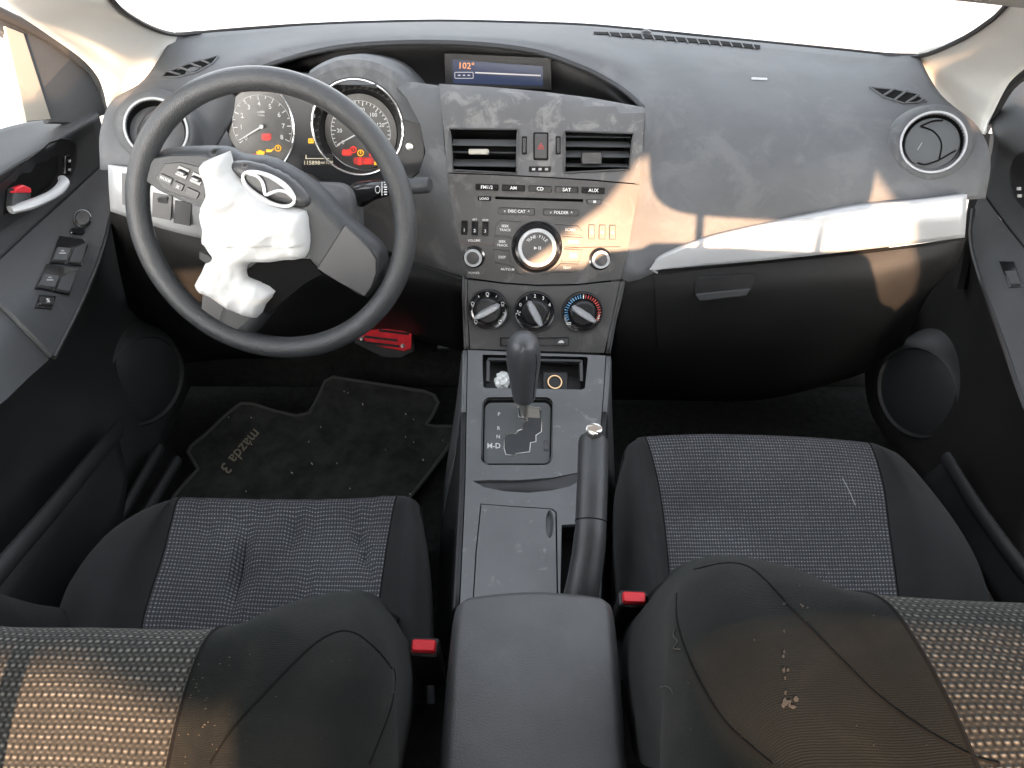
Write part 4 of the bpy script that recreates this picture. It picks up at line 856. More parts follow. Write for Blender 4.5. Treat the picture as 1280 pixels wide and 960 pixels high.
# badge plate and emblem
plt_ = spl2([(288, 206), (300, 200), (330, 204), (362, 218), (386, 238), (392, 252), (380, 258), (350, 251), (322, 238), (302, 222), (288, 206)], 3)[:-1]
bm = B(); dome(bm, wfr(340, 230), [(x - 340, 230 - y) for x, y in plt_], .012, .022, 5, 10, None, .01); bp = obj('badge_plate', bm, M['spoke'], sw, ang=50)
Fe = wfr(343.5, 232.5).turn(-.50); bm = B(); sc_ = 1
ringo = [(35 * math.cos(t) * (1 - .0 * abs(math.cos(t))), 14.5 * math.sin(t)) for t in [2 * math.pi * k / 48 for k in range(48)]]
tube(bm, [Fe.p(x, y, .0245) for x, y in ringo], [.0022 + .0015 * abs(math.sin(2 * math.pi * k / 48 + .3)) ** 4 for k in range(48)], 8, closed=True)
tube(bm, [Fe.p(x, y, .0245) for x, y in spl2([(-32, 5), (-21, 7), (-12, 4.5), (-5, -2.5), (0, -8), (5, -2.5), (12, 4.5), (21, 7), (32, 5)], 3)], .0022, 8)
obj('winged_emblem', bm, M['chrome'] if 0 else mat('emblem_silver', (.75, .75, .75), .3, metal=.6), bp)
# spent airbag
ab = [(294, 189), (284, 193), (262, 202), (258, 212), (263, 225), (265, 240), (259, 252), (256, 266), (260, 285), (258, 300), (270, 317), (263, 322), (256, 338), (247, 354), (253, 366), (265, 370), (290, 388), (325, 400), (337, 381), (349, 364), (330, 352), (315, 346), (312, 334), (318, 326), (340, 326), (360, 323), (386, 320), (392, 300), (390, 280), (386, 261), (365, 256), (344, 250), (333, 241), (316, 228), (300, 211)]
def fold(x, y, d):
    X, Y = x + 340, 262 - y
    n = noise.noise(Vector((X * .035, Y * .03, 3))) * .010 + noise.noise(Vector((X * .09 + Y * .03, Y * .05, 9))) * .003
    rid = 1 - abs(noise.noise(Vector(((X * .6 + Y) * .04, (X - Y * .5) * .018, 1)))) * 2.2
    rid2 = 1 - abs(noise.noise(Vector(((X - Y * .7) * .07, (X + Y) * .02, 5)))) * 2.5
    return (n * .75 + rid * .0034 + rid2 * .0010) * min(1, d * 2) + (.010 if Y < 300 else 0) * d
bm = B(); dome(bm, FW, [(x - 340, 262 - y) for x, y in spl2(ab + [ab[0]], 2)[:-1]], .015, .034, 3, 18, fold, .004); obj('spent_airbag', bm, M['airbag'], sw, ang=65)
plate('airbag_opening', [(312, 336), (325, 326), (345, 324), (372, 322), (392, 322), (408, 342), (388, 354), (362, 376), (340, 396), (325, 392), (340, 370), (330, 352), (313, 345)], .009, .0145, 'matte')
plate('torn_cover', [(259, 308), (272, 314), (276, 322), (266, 324), (258, 318)], .02, .03, 'soft', sw, 1)

# ------------------------------------------------------------------ steering column with its stalk
sco = thing('steering_column', 'grey steering column shroud with a black wiper stalk on its right', 'steering column', WF.p(.02, -.06, -.12))
bm = B(); secs = []
for dz, w_, h_, oy in ((-.035, .060, .044, -.006), (-.045, .066, .048, -.008), (-.12, .070, .051, -.014), (-.2, .062, .046, -.026)):
    F = Fr(WF.p(.012, -.004 + oy, dz), WU, WV, WN); secs.append([bm.verts.new(F.p(x, y)) for x, y in rrect(0, 0, 2 * w_, 2 * h_, .024, 5)])
for a, b in zip(secs, secs[1:]):
    for i in range(len(a)): bm.faces.new((a[i - 1], a[i], b[i], b[i - 1]))
bm.faces.new(secs[0]); obj('shroud', bm, M['panel'], sco, ang=50)
pts = [at(448, 244, y=1.0), at(458, 240, y=.995), at(470, 237, y=.985), at(490, 234.5, y=.975), at(512, 233, y=.967)]
bm = B(); tube(bm, spline(pts, 3), [.017, .017, .0165, .0155, .0145, .0138, .013, .012, .011, .0085, .008, .008, .008], 20); stalk = obj('wiper_stalk', bm, M['gloss'], sco)
bm = B(); tube(bm, [at(510, 233, y=.968), at(512, 233, y=.967), at(534, 231.5, y=.960), at(537.5, 231.3, y=.959)], [.009, .0112, .0108, .0085], 20); obj('stalk_tip', bm, M['hub'], stalk)
bm = B(); F = fpx(Plane(at(476, 236, y=.965), (.1, -.7, .7)), 476, 236)
for k in range(6): slab(bm, F, rrect(6 , 8 - 3 * k, 4.5 - (k % 2), 1.1, 0), .0, .0006)
slab(bm, F, rrect(1.5, 0, .8, 17, 0), 0, .0006); tube(bm, [F.p(-4 + x, y - 1, .0003) for x, y in circ(0, 0, 3, 12, 4.5)], .0004, 4, closed=True)
obj('stalk_marks', bm, M['white'], stalk)

# ================================================================== CENTRE CONSOLE
con = thing('center_console', 'grey metallic center console with gear gate and cup holder lid', 'console', at(660, 600, z=.12))
Zc = lambda c: [at(a, b, y=y) if y > .9 else at(a, b, z=y) for a, b, y in c]
SO = Surf([Zc(c) for c in [
 [(585, 437, .924), (584, 490, .386), (583, 540, .372), (582, 600, .366), (580, 650, .362), (575, 760, .355)],
 [(632, 439, .922), (630, 490, .389), (630, 540, .376), (630, 600, .370), (628, 650, .366), (625, 760, .358)],
 [(671, 441, .920), (670, 490, .390), (669, 540, .377), (668, 600, .371), (668, 650, .367), (668, 760, .359)],
 [(711, 442, .922), (710, 490, .389), (709, 540, .376), (708, 600, .370), (708, 650, .366), (708, 760, .358)],
 [(757, 444, .924), (754, 490, .386), (750, 540, .372), (748, 600, .366), (746, 650, .362), (743, 760, .355)]]], 6)
POCK = [(603, 444), (605, 443), (733, 446), (735, 448), (731, 485), (728, 487), (607, 485), (604, 483)]
GATE = rrect(646.5, 539, 87, 83, 9, 4)
GATE = [(x + (539 - y) * .02, y) for x, y in GATE]
CRES = [(591, 601), (610, 600), (650, 600), (690, 597), (726, 590), (727, 600), (712, 608), (690, 613), (660, 616), (630, 614), (605, 609)]
LID = [(602, 631), (640, 634), (688, 637), (694, 641), (696, 756), (592, 756), (596, 690)]
LIDH = [(600.5, 629.5), (640, 632.4), (690, 635.5), (696, 640), (698, 757), (590.3, 757), (594.3, 690)]
SLOT = [(702, 656), (722, 655), (736, 660), (738, 756), (700, 756)]
obj_sheet('top_panel', SO, [(585, 437.5), (632, 439.5), (671, 441.5), (711, 442.5), (757, 444.5), (754, 490), (750, 540), (748, 600), (746, 650), (743, 759), (668, 759), (575, 759), (580, 650), (582, 600), (583, 540), (584, 490)], M['console'], con, [POCK, GATE, CRES, LIDH, SLOT], 10, 0, .006)
bm = B()
for k, (edge, sx) in enumerate((([(585, 437.5), (584, 490), (583, 540), (582, 600), (580, 650), (575, 759)], -1), ([(757, 444.5), (754, 490), (750, 540), (748, 600), (746, 650), (743, 759)], 1))):
    top = spline([SO.off(x, y, .0) for x, y in edge], 4); S = Surf([[p + Vector((sx * .0012, 0, -.0008)), p + Vector((sx * .005, 0, -.0015)), p + Vector((sx * .010, 0, -.010)), p + Vector((sx * .02, 0, -.1)), Vector((p.x + sx * .05, p.y + .02, .1))] for p in top], 3, 1)
    surf_obj('side_rail', S, M['silver'] if 0 else M['console'], con, c1=6); surf_obj('side_wall', S, M['soft'], con, c0=6)
bm.free()
obj_sheet('gate_plate', SO, [(646.5 + (x - 646.5) * .95, 540 + (y - 539) * .93) for x, y in GATE], M['gatep'], con, [], 8, -.004, .002)
bm = B(); L_ = [SO.off(x, y, .0004) for x, y in densify(GATE, 4)]; tube(bm, L_, .0011, 6, closed=True); obj('gate_frame', bm, M['gloss'], con)
gz = [(380, 468), (430, 465), (500, 470), (510, 485), (510, 600), (480, 620), (480, 655), (450, 660), (445, 710), (370, 720), (365, 730), (315, 725), (305, 690), (307, 630), (320, 615), (370, 612), (380, 595), (410, 585), (415, 545), (435, 540), (430, 527), (385, 520)]
gz = [(560 + x / 4.36, 400 + y / 4.36) for x, y in gz]
bm = B(); F = fpx(SO, 655, 540); 
v, ff, _ = tri(gz, [], 6); vv = [bm.verts.new(SO.off(q.x, q.y, -.0035)) for q in v]
for t in ff: bm.faces.new([vv[k] for k in t])
gs = obj('gate_slot', bm, M['hub'], con)
bm = B(); tube(bm, [SO.off(x, y, -.0033) for x, y in gz], .0007, 5, closed=True); obj('slot_edge', bm, M['steel'], gs)
bm = B(); v, ff, _ = tri([(658, 508), (674, 509), (675, 521), (658, 520)], [], 6); vv = [bm.verts.new(SO.off(q.x, q.y, -.003)) for q in v]
for t in ff: bm.faces.new([vv[k] for k in t])
obj('gate_slider', bm, M['tan'], gs)
for s, x, y, m in (('P', 623.5, 516, 5), ('R', 623, 533.5, 5), ('N', 622.5, 544, 5), ('M-D', 617, 555.5, 7.5)):
    bm = B(); F = fpx(SO, x, y); text(bm, F, s, 0, 0, m * 1.25, -.0034); obj('gear_letter', bm, M['white'], con)
bm = B(); F = fpx(SO, 683, 556); slab(bm, F, rrect(0, 1, 6, 13, 1), -.0038, -.003); lathe(bm, F, 0, -2, [(2.6, -.003), (2.4, -.0022)], 12); obj('release_slot', bm, M['gloss'], con)
obj_sheet('crescent_step', SO, [(660 + (x - 660) * 1.01, y) for x, y in CRES], M['black'], con, [], 8, 0, .002, hf=lambda x, y: -.0015 - .005 * max(0, 1 - abs(y - 606) / 12))  # shallow step, its shade put into the black colour
ld = obj_sheet('cup_holder_lid', SO, LID, M['console'], con, [[(x, y) for x, y in circ(687, 655.5, 5, 20, 17.5)]], 9, .0008, .003)
bm = B(); F = fpx(SO, 687, 655.5); 
rings = [[bm.verts.new(F.p(x, y, z)) for x, y in circ(-.6 * k, 0, 5 * (1 - .22 * k), 20, 17.5 * (1 - .12 * k))] for k, z in ((0, .0005), (1, -.003), (2, -.005))]
for a, b in zip(rings, rings[1:]):
    for i in range(20): bm.faces.new((a[i - 1], a[i], b[i], b[i - 1]))
bm.faces.new(rings[-1]); obj('finger_notch', bm, M['gatep'], ld)
bm = B(); # dark liner under slot, gap and pocket
for q in (SLOT, LIDH):
    v, ff, _ = tri(q, [], 20); vv = [bm.verts.new(SO.off(p.x, p.y, -.03 if q is SLOT else -.012)) for p in v]
    for t in ff: bm.faces.new([vv[k] for k in t])
obj('slot_liner', bm, M['matte'], con)
# pocket with lighter socket
bm = B(); F = fpx(SO, 669, 465); q = [(x - 669, 465 - y) for x, y in POCK]
a = [bm.verts.new(F.p(x, y, -.002)) for x, y in q]; b = [bm.verts.new(F.p(x * .95, y * .9 + 2, -.045)) for x, y in q]
for i in range(len(q)): bm.faces.new((a[i - 1], a[i], b[i], b[i - 1]))
bm.faces.new(b); pk = obj('storage_pocket', bm, M['black'], con)
bm = B(); slab(bm, F, rrect(-1, 16, 118, 4, 1.5, a=-.02), -.008, -.002, .8); obj('pocket_lid', bm, M['hub'], pk)
for x in (-59, 58): bm = B(); slab(bm, F, rrect(x, 3, 5, 28, 1.5), -.012, -.004, .8); obj('hinge_arm', bm, M['spoke'], pk)
bm = B(); slab(bm, F, rrect(26, -8, 32, 26, 2), -.03, -.018, 1); sb = obj('socket_block', bm, M['soft'], pk)
Fm = fm(SO, 695, 473, -.016); Us = .00107
bm = B(); lathe(bm, Fm, 0, 0, [(10.5 * Us, -.002), (10.3 * Us, .0015), (8.8 * Us, .0015), (8.4 * Us, -.002), (8 * Us, -.02), (.0002, -.02)], 32, cap=False); obj('lighter_socket', bm, M['brass'], sb)
bm = B(); lathe(bm, Fm, 0, 0, [(8.2 * Us, -.006), (.0002, -.0062)], 24, cap=False); obj('socket_hole', bm, M['matte'], sb)
bm = B(); bmesh.ops.create_icosphere(bm, subdivisions=4, radius=1)
c = fm(SO, 628, 472, -.012)
for v_ in bm.verts:
    d = v_.co.copy(); k = 1 + .35 * noise.noise(d * 1.6) + .2 * noise.noise(d * 4) - .5 * max(0, 1 - (d - Vector((-.2, .1, 1))).length * 2.2)
    v_.co = c.p(d.x * .0115 * k, d.y * .0125 * k, d.z * .008 * k)
tag(obj('crumpled_wrapper', bm, M['foil']), 'crumpled pale wrapper in the pocket behind the gear knob', 'wrapper')

# gear lever
gl = thing('gear_lever', 'black upright gear knob on a bright tapering shaft', 'gear lever', at(655, 522, z=.372))
b0 = at(655.5, 524, z=.368); t0 = at(654, 418, y=.812)
ax = t0 - b0
bm = B(); tube(bm, [b0, b0 + ax * .12, b0 + ax * .3], [.0045, .006, .0105], 16); obj('shaft', bm, M['steel'], gl)
bm = B(); tube(bm, [b0 + ax * k for k in (.27, .28, .32, .45, .6, .74, .84, .91, .96, .99, 1.0)], [.0125, .0155, .0165, .0185, .0212, .0228, .0225, .0200, .015, .008, .0015], 28, sq=1.05); obj('knob', bm, M['knob'], gl)
bm = B(); q = [b0 + ax * k for k in (.33, .5, .65, .78, .86)]; 
for sx in (-1, 1): tube(bm, [p + Vector((sx * r_ * .75, -r_ * .66, 0)) for p, r_ in zip(q, (.0168, .0194, .0219, .0229, .0218))], .0007, 5)
obj('knob_seam', bm, M['matte'], gl)

# hand brake
hbk = thing('hand_brake', 'black hand brake lever with a bright push button, partly raised', 'hand brake', at(715, 760, z=.36))
P_ = [at(742, 550, z=.492), at(741.5, 557, z=.490), at(740.5, 600, z=.474), at(738.5, 652, z=.452)]
bm = B(); tube(bm, spline([P_[0], P_[1], P_[2], P_[3]], 4), [.0142, .0160, .0172, .0176, .0177] + [.0177] * 8, 28); obj('grip', bm, M['grip'], hbk)
Q_ = [P_[3], at(738, 664, z=.447), at(735, 695, z=.43), at(729, 730, z=.412), at(721, 765, z=.39), at(714, 800, z=.365)]
bm = B(); tube(bm, spline(Q_, 4), [.0174] * 4 + [.0176, .0181, .0182, .0183, .0184, .0185, .0186, .0187, .0188, .0189, .019, .019, .019, .019, .019, .019, .019], 28); obj('lever_arm', bm, M['grip'], hbk)
bm = B(); tube(bm, [P_[0], at(742.5, 545, z=.502), at(742.6, 536, z=.514), at(742.6, 535, z=.515)], [.0098, .0096, .0094, .008], 24); bt = obj('push_button', bm, M['steel'], hbk)
bm = B(); F = fpx(Plane(at(742.5, 541, z=.505), (0, -.55, .83)), 742.5, 541); slab(bm, F, rrect(0, 0, 6, 6, 1), -.003, .0005); obj('button_window', bm, M['gloss'], bt)
bm = B(); tube(bm, [P_[3] + (P_[2] - P_[3]).normalized() * k for k in (-.0006, .0006)], .0179, 28); obj('grip_joint', bm, M['matte'], hbk)

# armrest
ar = thing('armrest', 'soft black vinyl armrest box between the two seats', 'armrest', at(668, 860, z=.13))
rows = []
RW = [(757, 573, 763, .470), (763, 567, 768, .474), (800, 562, 773, .478), (860, 556, 779, .480), (960, 548, 786, .480), (1150, 540, 800, .478), (1500, 520, 820, .47)]
for i, (py, l, r_, z) in enumerate(RW):
    a = at(l, py, z=z - .012); b = at(r_, py, z=z - .012); w_ = b - a; rows.append([a + Vector((.004, 0, -.30)), a + Vector((0, 0, -.06)), a + Vector((0, 0, -.012)), a + w_ * .04 + Vector((0, .0, .007)), a + w_ * .14 + Vector((0, .002, .011)), a + w_ * .5 + Vector((0, .006, .0125)), a + w_ * .86 + Vector((0, .002, .011)), a + w_ * .96 + Vector((0, 0, .007)), b + Vector((0, 0, -.012)), b + Vector((0, 0, -.06)), b + Vector((-.004, 0, -.30))])
fr1 = [p + Vector((0, .007, -.010)) for p in rows[0]]; fr2 = [p + Vector((0, .009, -.035)) for p in rows[0]]; fr3 = [p + Vector((0, .004, -.2)) for p in rows[0]]
for fr in (fr1, fr2, fr3):
    for k, f_ in ((0, .01), (1, .008), (2, .005), (8, -.005), (9, -.008), (10, -.01)): fr[k].x += f_
S = Surf([fr3, fr2, fr1] + rows, 5, 5)
for r_ in S.g:
    for p in r_:
        if p.z > .44: p.z += .0016 * noise.noise(Vector((p.x * 30, p.y * 22, 0)))
surf_obj('lid', S, M['leather'], ar, solid=0)

# ================================================================== FLOOR MAT, PEDAL, SPECKS
SM = Surf([[at(a, b, z=c) for a, b, c in r_] for r_ in [
 [(200, 470, .17), (380, 465, .19), (600, 465, .20)], [(200, 520, .135), (380, 515, .14), (600, 515, .145)], [(200, 570, .125), (380, 570, .125), (600, 570, .125)], [(180, 640, .122), (380, 640, .122), (600, 640, .122)], [(150, 760, .12), (380, 760, .12), (600, 760, .12)]]], 5)
mo = [(205, 660), (220, 623), (249, 591), (237, 570), (240, 562), (257, 548), (282, 524), (303, 506), (316, 506), (345, 517), (372, 523), (388, 519), (398, 500), (408, 477), (418, 472), (460, 478), (530, 489), (543, 494), (548, 505), (541, 522), (533, 534), (545, 537), (573, 537), (568, 550), (557, 568), (535, 598), (513, 626), (500, 680), (200, 700)]
mt = obj_sheet('floor_mat', SM, mo, M['mat_'], None, [], 12, .008, .01, hf=lambda x, y: .003 * noise.noise(Vector((x * .02, y * .03, 0))))
tag(mt, 'worn black carpet floor mat with tan lettering in the driver footwell', 'floor mat')
bm = B(); tube(bm, [SM.off(x, y, .009) for x, y in densify(mo, 8)], .0035, 6, closed=True); obj('binding', bm, M['binding'], mt)
bm = B(); F = fpx(SM, 303, 569); text(bm, F, 'mazda 3', 0, 0, 20, .0125, R(229)); obj('lettering', bm, M['gold'], mt)
bm = B(); S_fw = Surf([[at(x, 482, z=.12), at(x, 440, z=.17), at(x, 400, z=.27), at(x, 350, z=.42)] for x in (150, 330, 500, 580)], 3)
struct(surf_obj('toe_board', S_fw, M['carpet'], solid=.01)); bm.free()
S_fw = Surf([[at(x, 482, z=.12), at(x, 440, z=.17), at(x, 400, z=.27), at(x, 350, z=.42)] for x in (750, 900, 1050, 1200)], 3)
struct(surf_obj('toe_board', S_fw, M['carpet'], solid=.01))
bm = B(); rg = random.Random(3)
for k in range(26):
    x, y = rg.uniform(240, 560), rg.uniform(485, 625)
    if not inside((x, y), mo): continue
    F = fpx(SM, x, y).turn(rg.uniform(0, 6)); s_ = rg.uniform(.4, 1.1); slab(bm, F, rrect(0, 0, s_ * rg.uniform(.6, 2.5), s_ * .8, 0), .0115, .0135)
tag(obj('crumbs', bm, M['crumb'], smooth=False), 'pale crumbs scattered on the driver floor mat', 'crumbs', kind='stuff')
pd = thing('brake_pedal', 'brake pedal with a shiny red metal pad at the right of the driver footwell', 'pedal', at(485, 440, y=1.18))
FP = fpx(Plane(at(481, 424, y=1.16), (0, -.65, .76)), 481, 424)
bm = B(); slab(bm, FP, [(x - 481, 424 - y) for x, y in ((443, 428), (444, 418), (468, 402), (515, 404), (518, 438), (500, 447), (478, 446))], -.012, 0, 1.5); obj('rubber_pad', bm, M['rubber'], pd)
bm = B(); slab(bm, FP, [(x - 481, 424 - y) for x, y in ((447, 424), (450, 418), (470, 405), (512, 407), (516, 410), (514, 436), (505, 439), (478, 434))], 0, .005, 1); rp = obj('metal_pad', bm, M['redm'], pd)
bm = B()
for y0, x0, x1 in ((431, 452, 500), (424, 456, 498), (416, 474, 512)): slab(bm, FP, rrect((x0 + x1) / 2 - 481, 424 - y0, x1 - x0, 3, 1, a=-.12), .0045, .0056)
obj('pad_groove', bm, M['rubber'], rp)
for x, y in ((509, 411), (504, 433), (453, 424)): bm = B(); lathe(bm, FP, x - 481, 424 - y, [(3, .005), (2.4, .0075), (1.2, .0078), (1, .0065)], 12); obj('screw', bm, M['steel'], rp)
bm = B(); tube(bm, [at(485, 424, y=1.18), at(480, 400, y=1.24), at(470, 360, y=1.3)], .009, 8); obj('pedal_arm', bm, M['black'], pd)
bm = B(); F = fpx(Plane(at(553, 428, y=1.2), (-.2, -.65, .76)), 553, 428); slab(bm, F, rrect(0, 0, 14, 17, 2), -.01, .0, 1); tag(obj('accelerator_pedal', bm, M['hub']), 'small grey edge of the accelerator pedal beside the console', 'pedal')

# ================================================================== DOORS
def xs_(c, k=1): return [at(a, b, x=x) for a, b, x in c]
dl = thing('driver_door', 'dark driver door trim with window switches and a silver handle', 'car door', at(60, 480, x=-.66))
SU = Surf([xs_(r_) for r_ in [
 [(-60, 186, -.73), (0, 161, -.725), (60, 147, -.715), (118, 134, -.66)],
 [(-60, 225, -.69), (0, 190, -.685), (62, 163, -.675), (121, 139, -.64)],
 [(-60, 262, -.66), (0, 217, -.655), (64, 179, -.645), (124, 144, -.63)],
 [(-60, 280, -.668), (0, 232, -.664), (70, 192, -.652), (128, 160, -.63)],
 [(-60, 330, -.67), (0, 285, -.664), (76, 222, -.652), (134, 188, -.63)],
 [(-60, 378, -.665), (0, 326, -.658), (82, 250, -.648), (137, 199, -.63)]]], 5)
surf_obj('upper_trim', SU, M['door'], dl)
SA = Surf([xs_(r_) for r_ in [
 [(-60, 378, -.664), (0, 326, -.657), (82, 250, -.647), (137, 199, -.629)],
 [(-60, 400, -.65), (8, 352, -.64), (95, 275, -.63), (137, 215, -.62)],
 [(-60, 470, -.625), (20, 396, -.61), (108, 318, -.605), (139, 240, -.605)],
 [(-60, 560, -.60), (50, 450, -.585), (112, 358, -.59), (139, 262, -.60)]]], 6)
AO = spl2([(137, 200), (138.5, 230), (138, 255), (128, 305), (112, 350), (90, 398), (66, 446)], 4) + [(15, 393), (-40, 345), (0, 326), (40, 288), (82, 250), (110, 224)]
obj_sheet('switch_panel', SA, AO, M['door'], dl, [], 14, .002, .02)
GO = [(66, 447), (15, 394), (-60, 330), (-60, 560), (-20, 520), (12, 497), (40, 470)]
obj_sheet('pull_grip', SA, GO, M['hub'], dl, [], 16, -.006, .03)
bm = B(); tube(bm, [SA.off(x, y, .001) for x, y in spl2([(139, 210), (140, 255), (130, 306), (113, 352), (92, 398), (67, 447)], 4)], .0035, 8); obj('panel_edge', bm, M['black'], dl)
def swtch(S, name, pts, parent, deep=-.006, inner=None):
    cx = sum(p[0] for p in pts) / len(pts); cy = sum(p[1] for p in pts) / len(pts); F = fpx(S, cx, cy)
    bm = B(); slab(bm, F, [(x - cx, cy - y) for x, y in pts], .0015, .0035, .8); a = obj(name, bm, M['gloss'], parent)
    return F, a, cx, cy
for pts in ([(61, 331), (73, 296), (112, 301), (101, 334)], [(43, 362), (57, 331), (97, 337), (86, 370)]):
    F, a, cx, cy = swtch(SA, 'window_switch_well', pts, dl)
    k = [(x - cx, cy - y) for x, y in pts]; lerp = lambda u, v_: tuple(Vector(k[0]) * (1 - u) * (1 - v_) + Vector(k[1]) * (1 - u) * v_ + Vector(k[2]) * u * v_ + Vector(k[3]) * u * (1 - v_))
    bm = B(); slab(bm, F, [lerp(.04, .06), lerp(.04, .52), lerp(.46, .52), lerp(.46, .06)], .003, .009, 1); b = obj('window_switch', bm, M['hub'], a)
    bm = B(); slab(bm, F, [lerp(.54, .06), lerp(.54, .52), lerp(.94, .9), lerp(.94, .06)], .003, .0065, 1); obj('window_switch', bm, M['door'], a)
    bm = B(); q = lerp(.25, .3); slab(bm, F, rrect(q[0], q[1], 8, 1.4, 0), .009, .0095); slab(bm, F, rrect(q[0], q[1] + 3, 4, 1.2, 0), .009, .0095); obj('print', bm, M['grey'], a)
F, a, cx, cy = swtch(SA, 'lock_out_switch', [(42, 386), (48, 369), (69, 371), (63, 388)], dl)
bm = B(); slab(bm, F, rrect(0, 0, 17, 10, 2, a=-.1), .003, .0065, .8); b = obj('button', bm, M['black'], a); bm = B(); text(bm, F, '%', 0, 0, 7, .007); obj('symbol', bm, M['white'], b)
F = fpx(SA, 102, 275.5); bm = B(); lathe(bm, F, 0, 0, [(12, .001), (11.4, .0045), (10, .005), (9.5, .004)], 28); a = obj('mirror_dial', bm, M['gloss'], dl); bm = B(); lathe(bm, F, 0, 0, [(9, .004), (8.4, .007), (4, .0065)], 24); obj('dial_cap', bm, M['spoke'], a)
F = fpx(SA, 95.5, 291); bm = B(); slab(bm, F, rrect(0, 0, 19, 8, 4, a=-.1), .001, .005, .8); a = obj('mirror_selector', bm, M['gloss'], dl)
# handle recess
F = fpx(SU, 48, 222); rec = spl2([(-40, 262), (20, 210), (62, 180), (80, 173), (92, 177), (94, 195), (90, 215), (78, 232), (50, 255), (10, 282), (-10, 292), (-40, 305)], 3)
bm = B(); sheet(bm, SU, rec, [], 14, .0025, .004); hr = obj('handle_bezel', bm, M['black'], dl)
bm = B(); sheet(bm, SU, [(5, 235), (30, 212), (58, 196), (70, 194), (70, 215), (60, 232), (20, 262), (2, 268)], [], 12, .0032, .002); obj('handle_cup', bm, M['matte'], hr)
hp_ = [SU.off(4, 263, .010), SU.off(22, 255, .022), SU.off(45, 243, .028), SU.off(60, 230, .024), SU.off(68, 222, .012)]
bm = B(); tube(bm, spline(hp_, 4), [.008, .0085, .009, .0095, .0095, .009, .0088, .0085, .0085, .0085, .008, .0078, .0075, .007, .0065, .006, .005], 14, sq=.6); obj('door_handle', bm, M['silver'], hr)
bm = B(); F = fpx(SU, 14, 246); slab(bm, F, [(-10, -12), (-8, 10), (2, 14), (13, 10), (14, -6), (4, -12)], .004, .014, 2); lk = obj('lock_knob', bm, M['hub'], hr); bm = B(); slab(bm, F, [(-9, 5), (-7, 11), (2, 15), (12, 11), (12, 5)], .008, .0155, 1.4); obj('red_mark', bm, M['red'], lk)
F = fpx(SU, 80, 206); bm = B(); slab(bm, F, rrect(0, 0, 7.5, 25, 2), .003, .007, .8); a = obj('lock_switch', bm, M['gloss'], hr)
bm = B(); slab(bm, F, rrect(1.5, 5, 3, 3.4, 1), .007, .0076); slab(bm, F, rrect(1.5, -6, 3, 3.4, 1), .007, .0076); obj('lock_symbol', bm, M['grey'], a)
# sail panel, frame and glass
PSL = Plane(at(80, 100, x=-.665), (1, -.35, .35))
bm = B(); F = fpx(PSL, 80, 100); slab(bm, F, [(x - 80, 100 - y) for x, y in spl2([(-30, 0), (0, 16), (60, 46), (106, 80), (127, 106), (138, 134), (136, 145)], 3) + [(100, 155), (62, 152), (31, 60), (-30, 20)]], -.012, 0, 1); obj('sail_panel', bm, M['door'], dl)
bm = B(); slab(bm, F, [(x - 80, 100 - y) for x, y in ((9, 38), (31, 45), (63, 148), (33, 150))], -.004, .003, 1); obj('sunlit_sail_strip', bm, M['tan'], dl)  # sunlit part of the sail, the light put into its tan colour
bm = B(); tube(bm, spline([PSL.off(x, y, .004) for x, y in ((-30, 2), (0, 18), (58, 47), (104, 81), (125, 107), (136, 138))], 4), .008, 8); obj('weather_strip', bm, M['rubber'], dl)
bm = B(); bm.faces.new([bm.verts.new(Vector((CX - .70 + .12 * k, y, .74 + .45 * k))) for y, k in ((1.05, .0), (.55, 1), (-.15, 1), (-.15, 0))]); obj('window_glass', bm, M['glass'], dl)
# lower door
SLo = Surf([xs_(r_) for r_ in [
 [(-60, 560, -.602), (50, 450, -.592), (114, 358, -.597), (141, 262, -.607)],
 [(-60, 580, -.64), (60, 455, -.64), (122, 362, -.64), (146, 265, -.635)],
 [(-60, 640, -.665), (70, 500, -.665), (150, 400, -.66), (165, 300, -.655)],
 [(-60, 720, -.665), (60, 600, -.665), (170, 480, -.655), (200, 400, -.65)],
 [(-60, 900, -.655), (60, 740, -.655), (180, 600, -.65), (240, 480, -.64)]]], 5)
surf_obj('lower_trim', SLo, M['doorlow'], dl)
def speaker(px, py, x, sx, par, rx):
    o = at(px, py, x=x); n = Vector((-sx, -.45, .12)).normalized(); ex = Vector((0, 0, 1)).cross(n).normalized(); F = Fr(o, ex, n.cross(ex), n)
    bm = B(); lathe(bm, F, 0, 0, [(rx * 1.35, -.05), (rx * 1.18, -.012), (rx * 1.05, .006), (rx, .008), (rx * .95, .003)], 44, cap=False); a = obj('speaker_bezel', bm, M['doorlow'], par)
    bm = B(); lathe(bm, F, 0, 0, [(rx * .96, .003), (rx * .8, .0075), (rx * .3, .010), (.0002, .0105)], 44, cap=False); obj('speaker_grille', bm, M['soft'], a)
speaker(180, 475, -.645, -1, dl, .078)
def ridge(pts, r_, par, name, m):
    bm = B(); tube(bm, spline(pts, 5), r_, 12, sq=1.4); return obj(name, bm, M[m], par)
ridge([at(147, 538, x=-.62), at(112, 580, x=-.60), at(60, 643, x=-.59), at(5, 707, x=-.585), at(-70, 800, x=-.58)], .010, dl, 'map_pocket_rim', 'soft')
SP_ = Surf([[at(147, 540, x=-.62), at(112, 582, x=-.60), at(60, 645, x=-.59), at(5, 709, x=-.585), at(-70, 802, x=-.58)], [at(160, 600, x=-.61), at(150, 660, x=-.60), at(110, 730, x=-.59), at(70, 800, x=-.585), at(10, 900, x=-.58)]], 4)
surf_obj('map_pocket', SP_, M['doorlow'], dl)
for k, (a, b) in enumerate((((200, 560), (120, 700)), ((222, 575), (165, 670)))):
    ridge([at(*a, z=.17), at((a[0] + b[0]) / 2, (a[1] + b[1]) / 2, z=.17), at(*b, z=.17)], .008, dl, 'sill_step', 'soft')

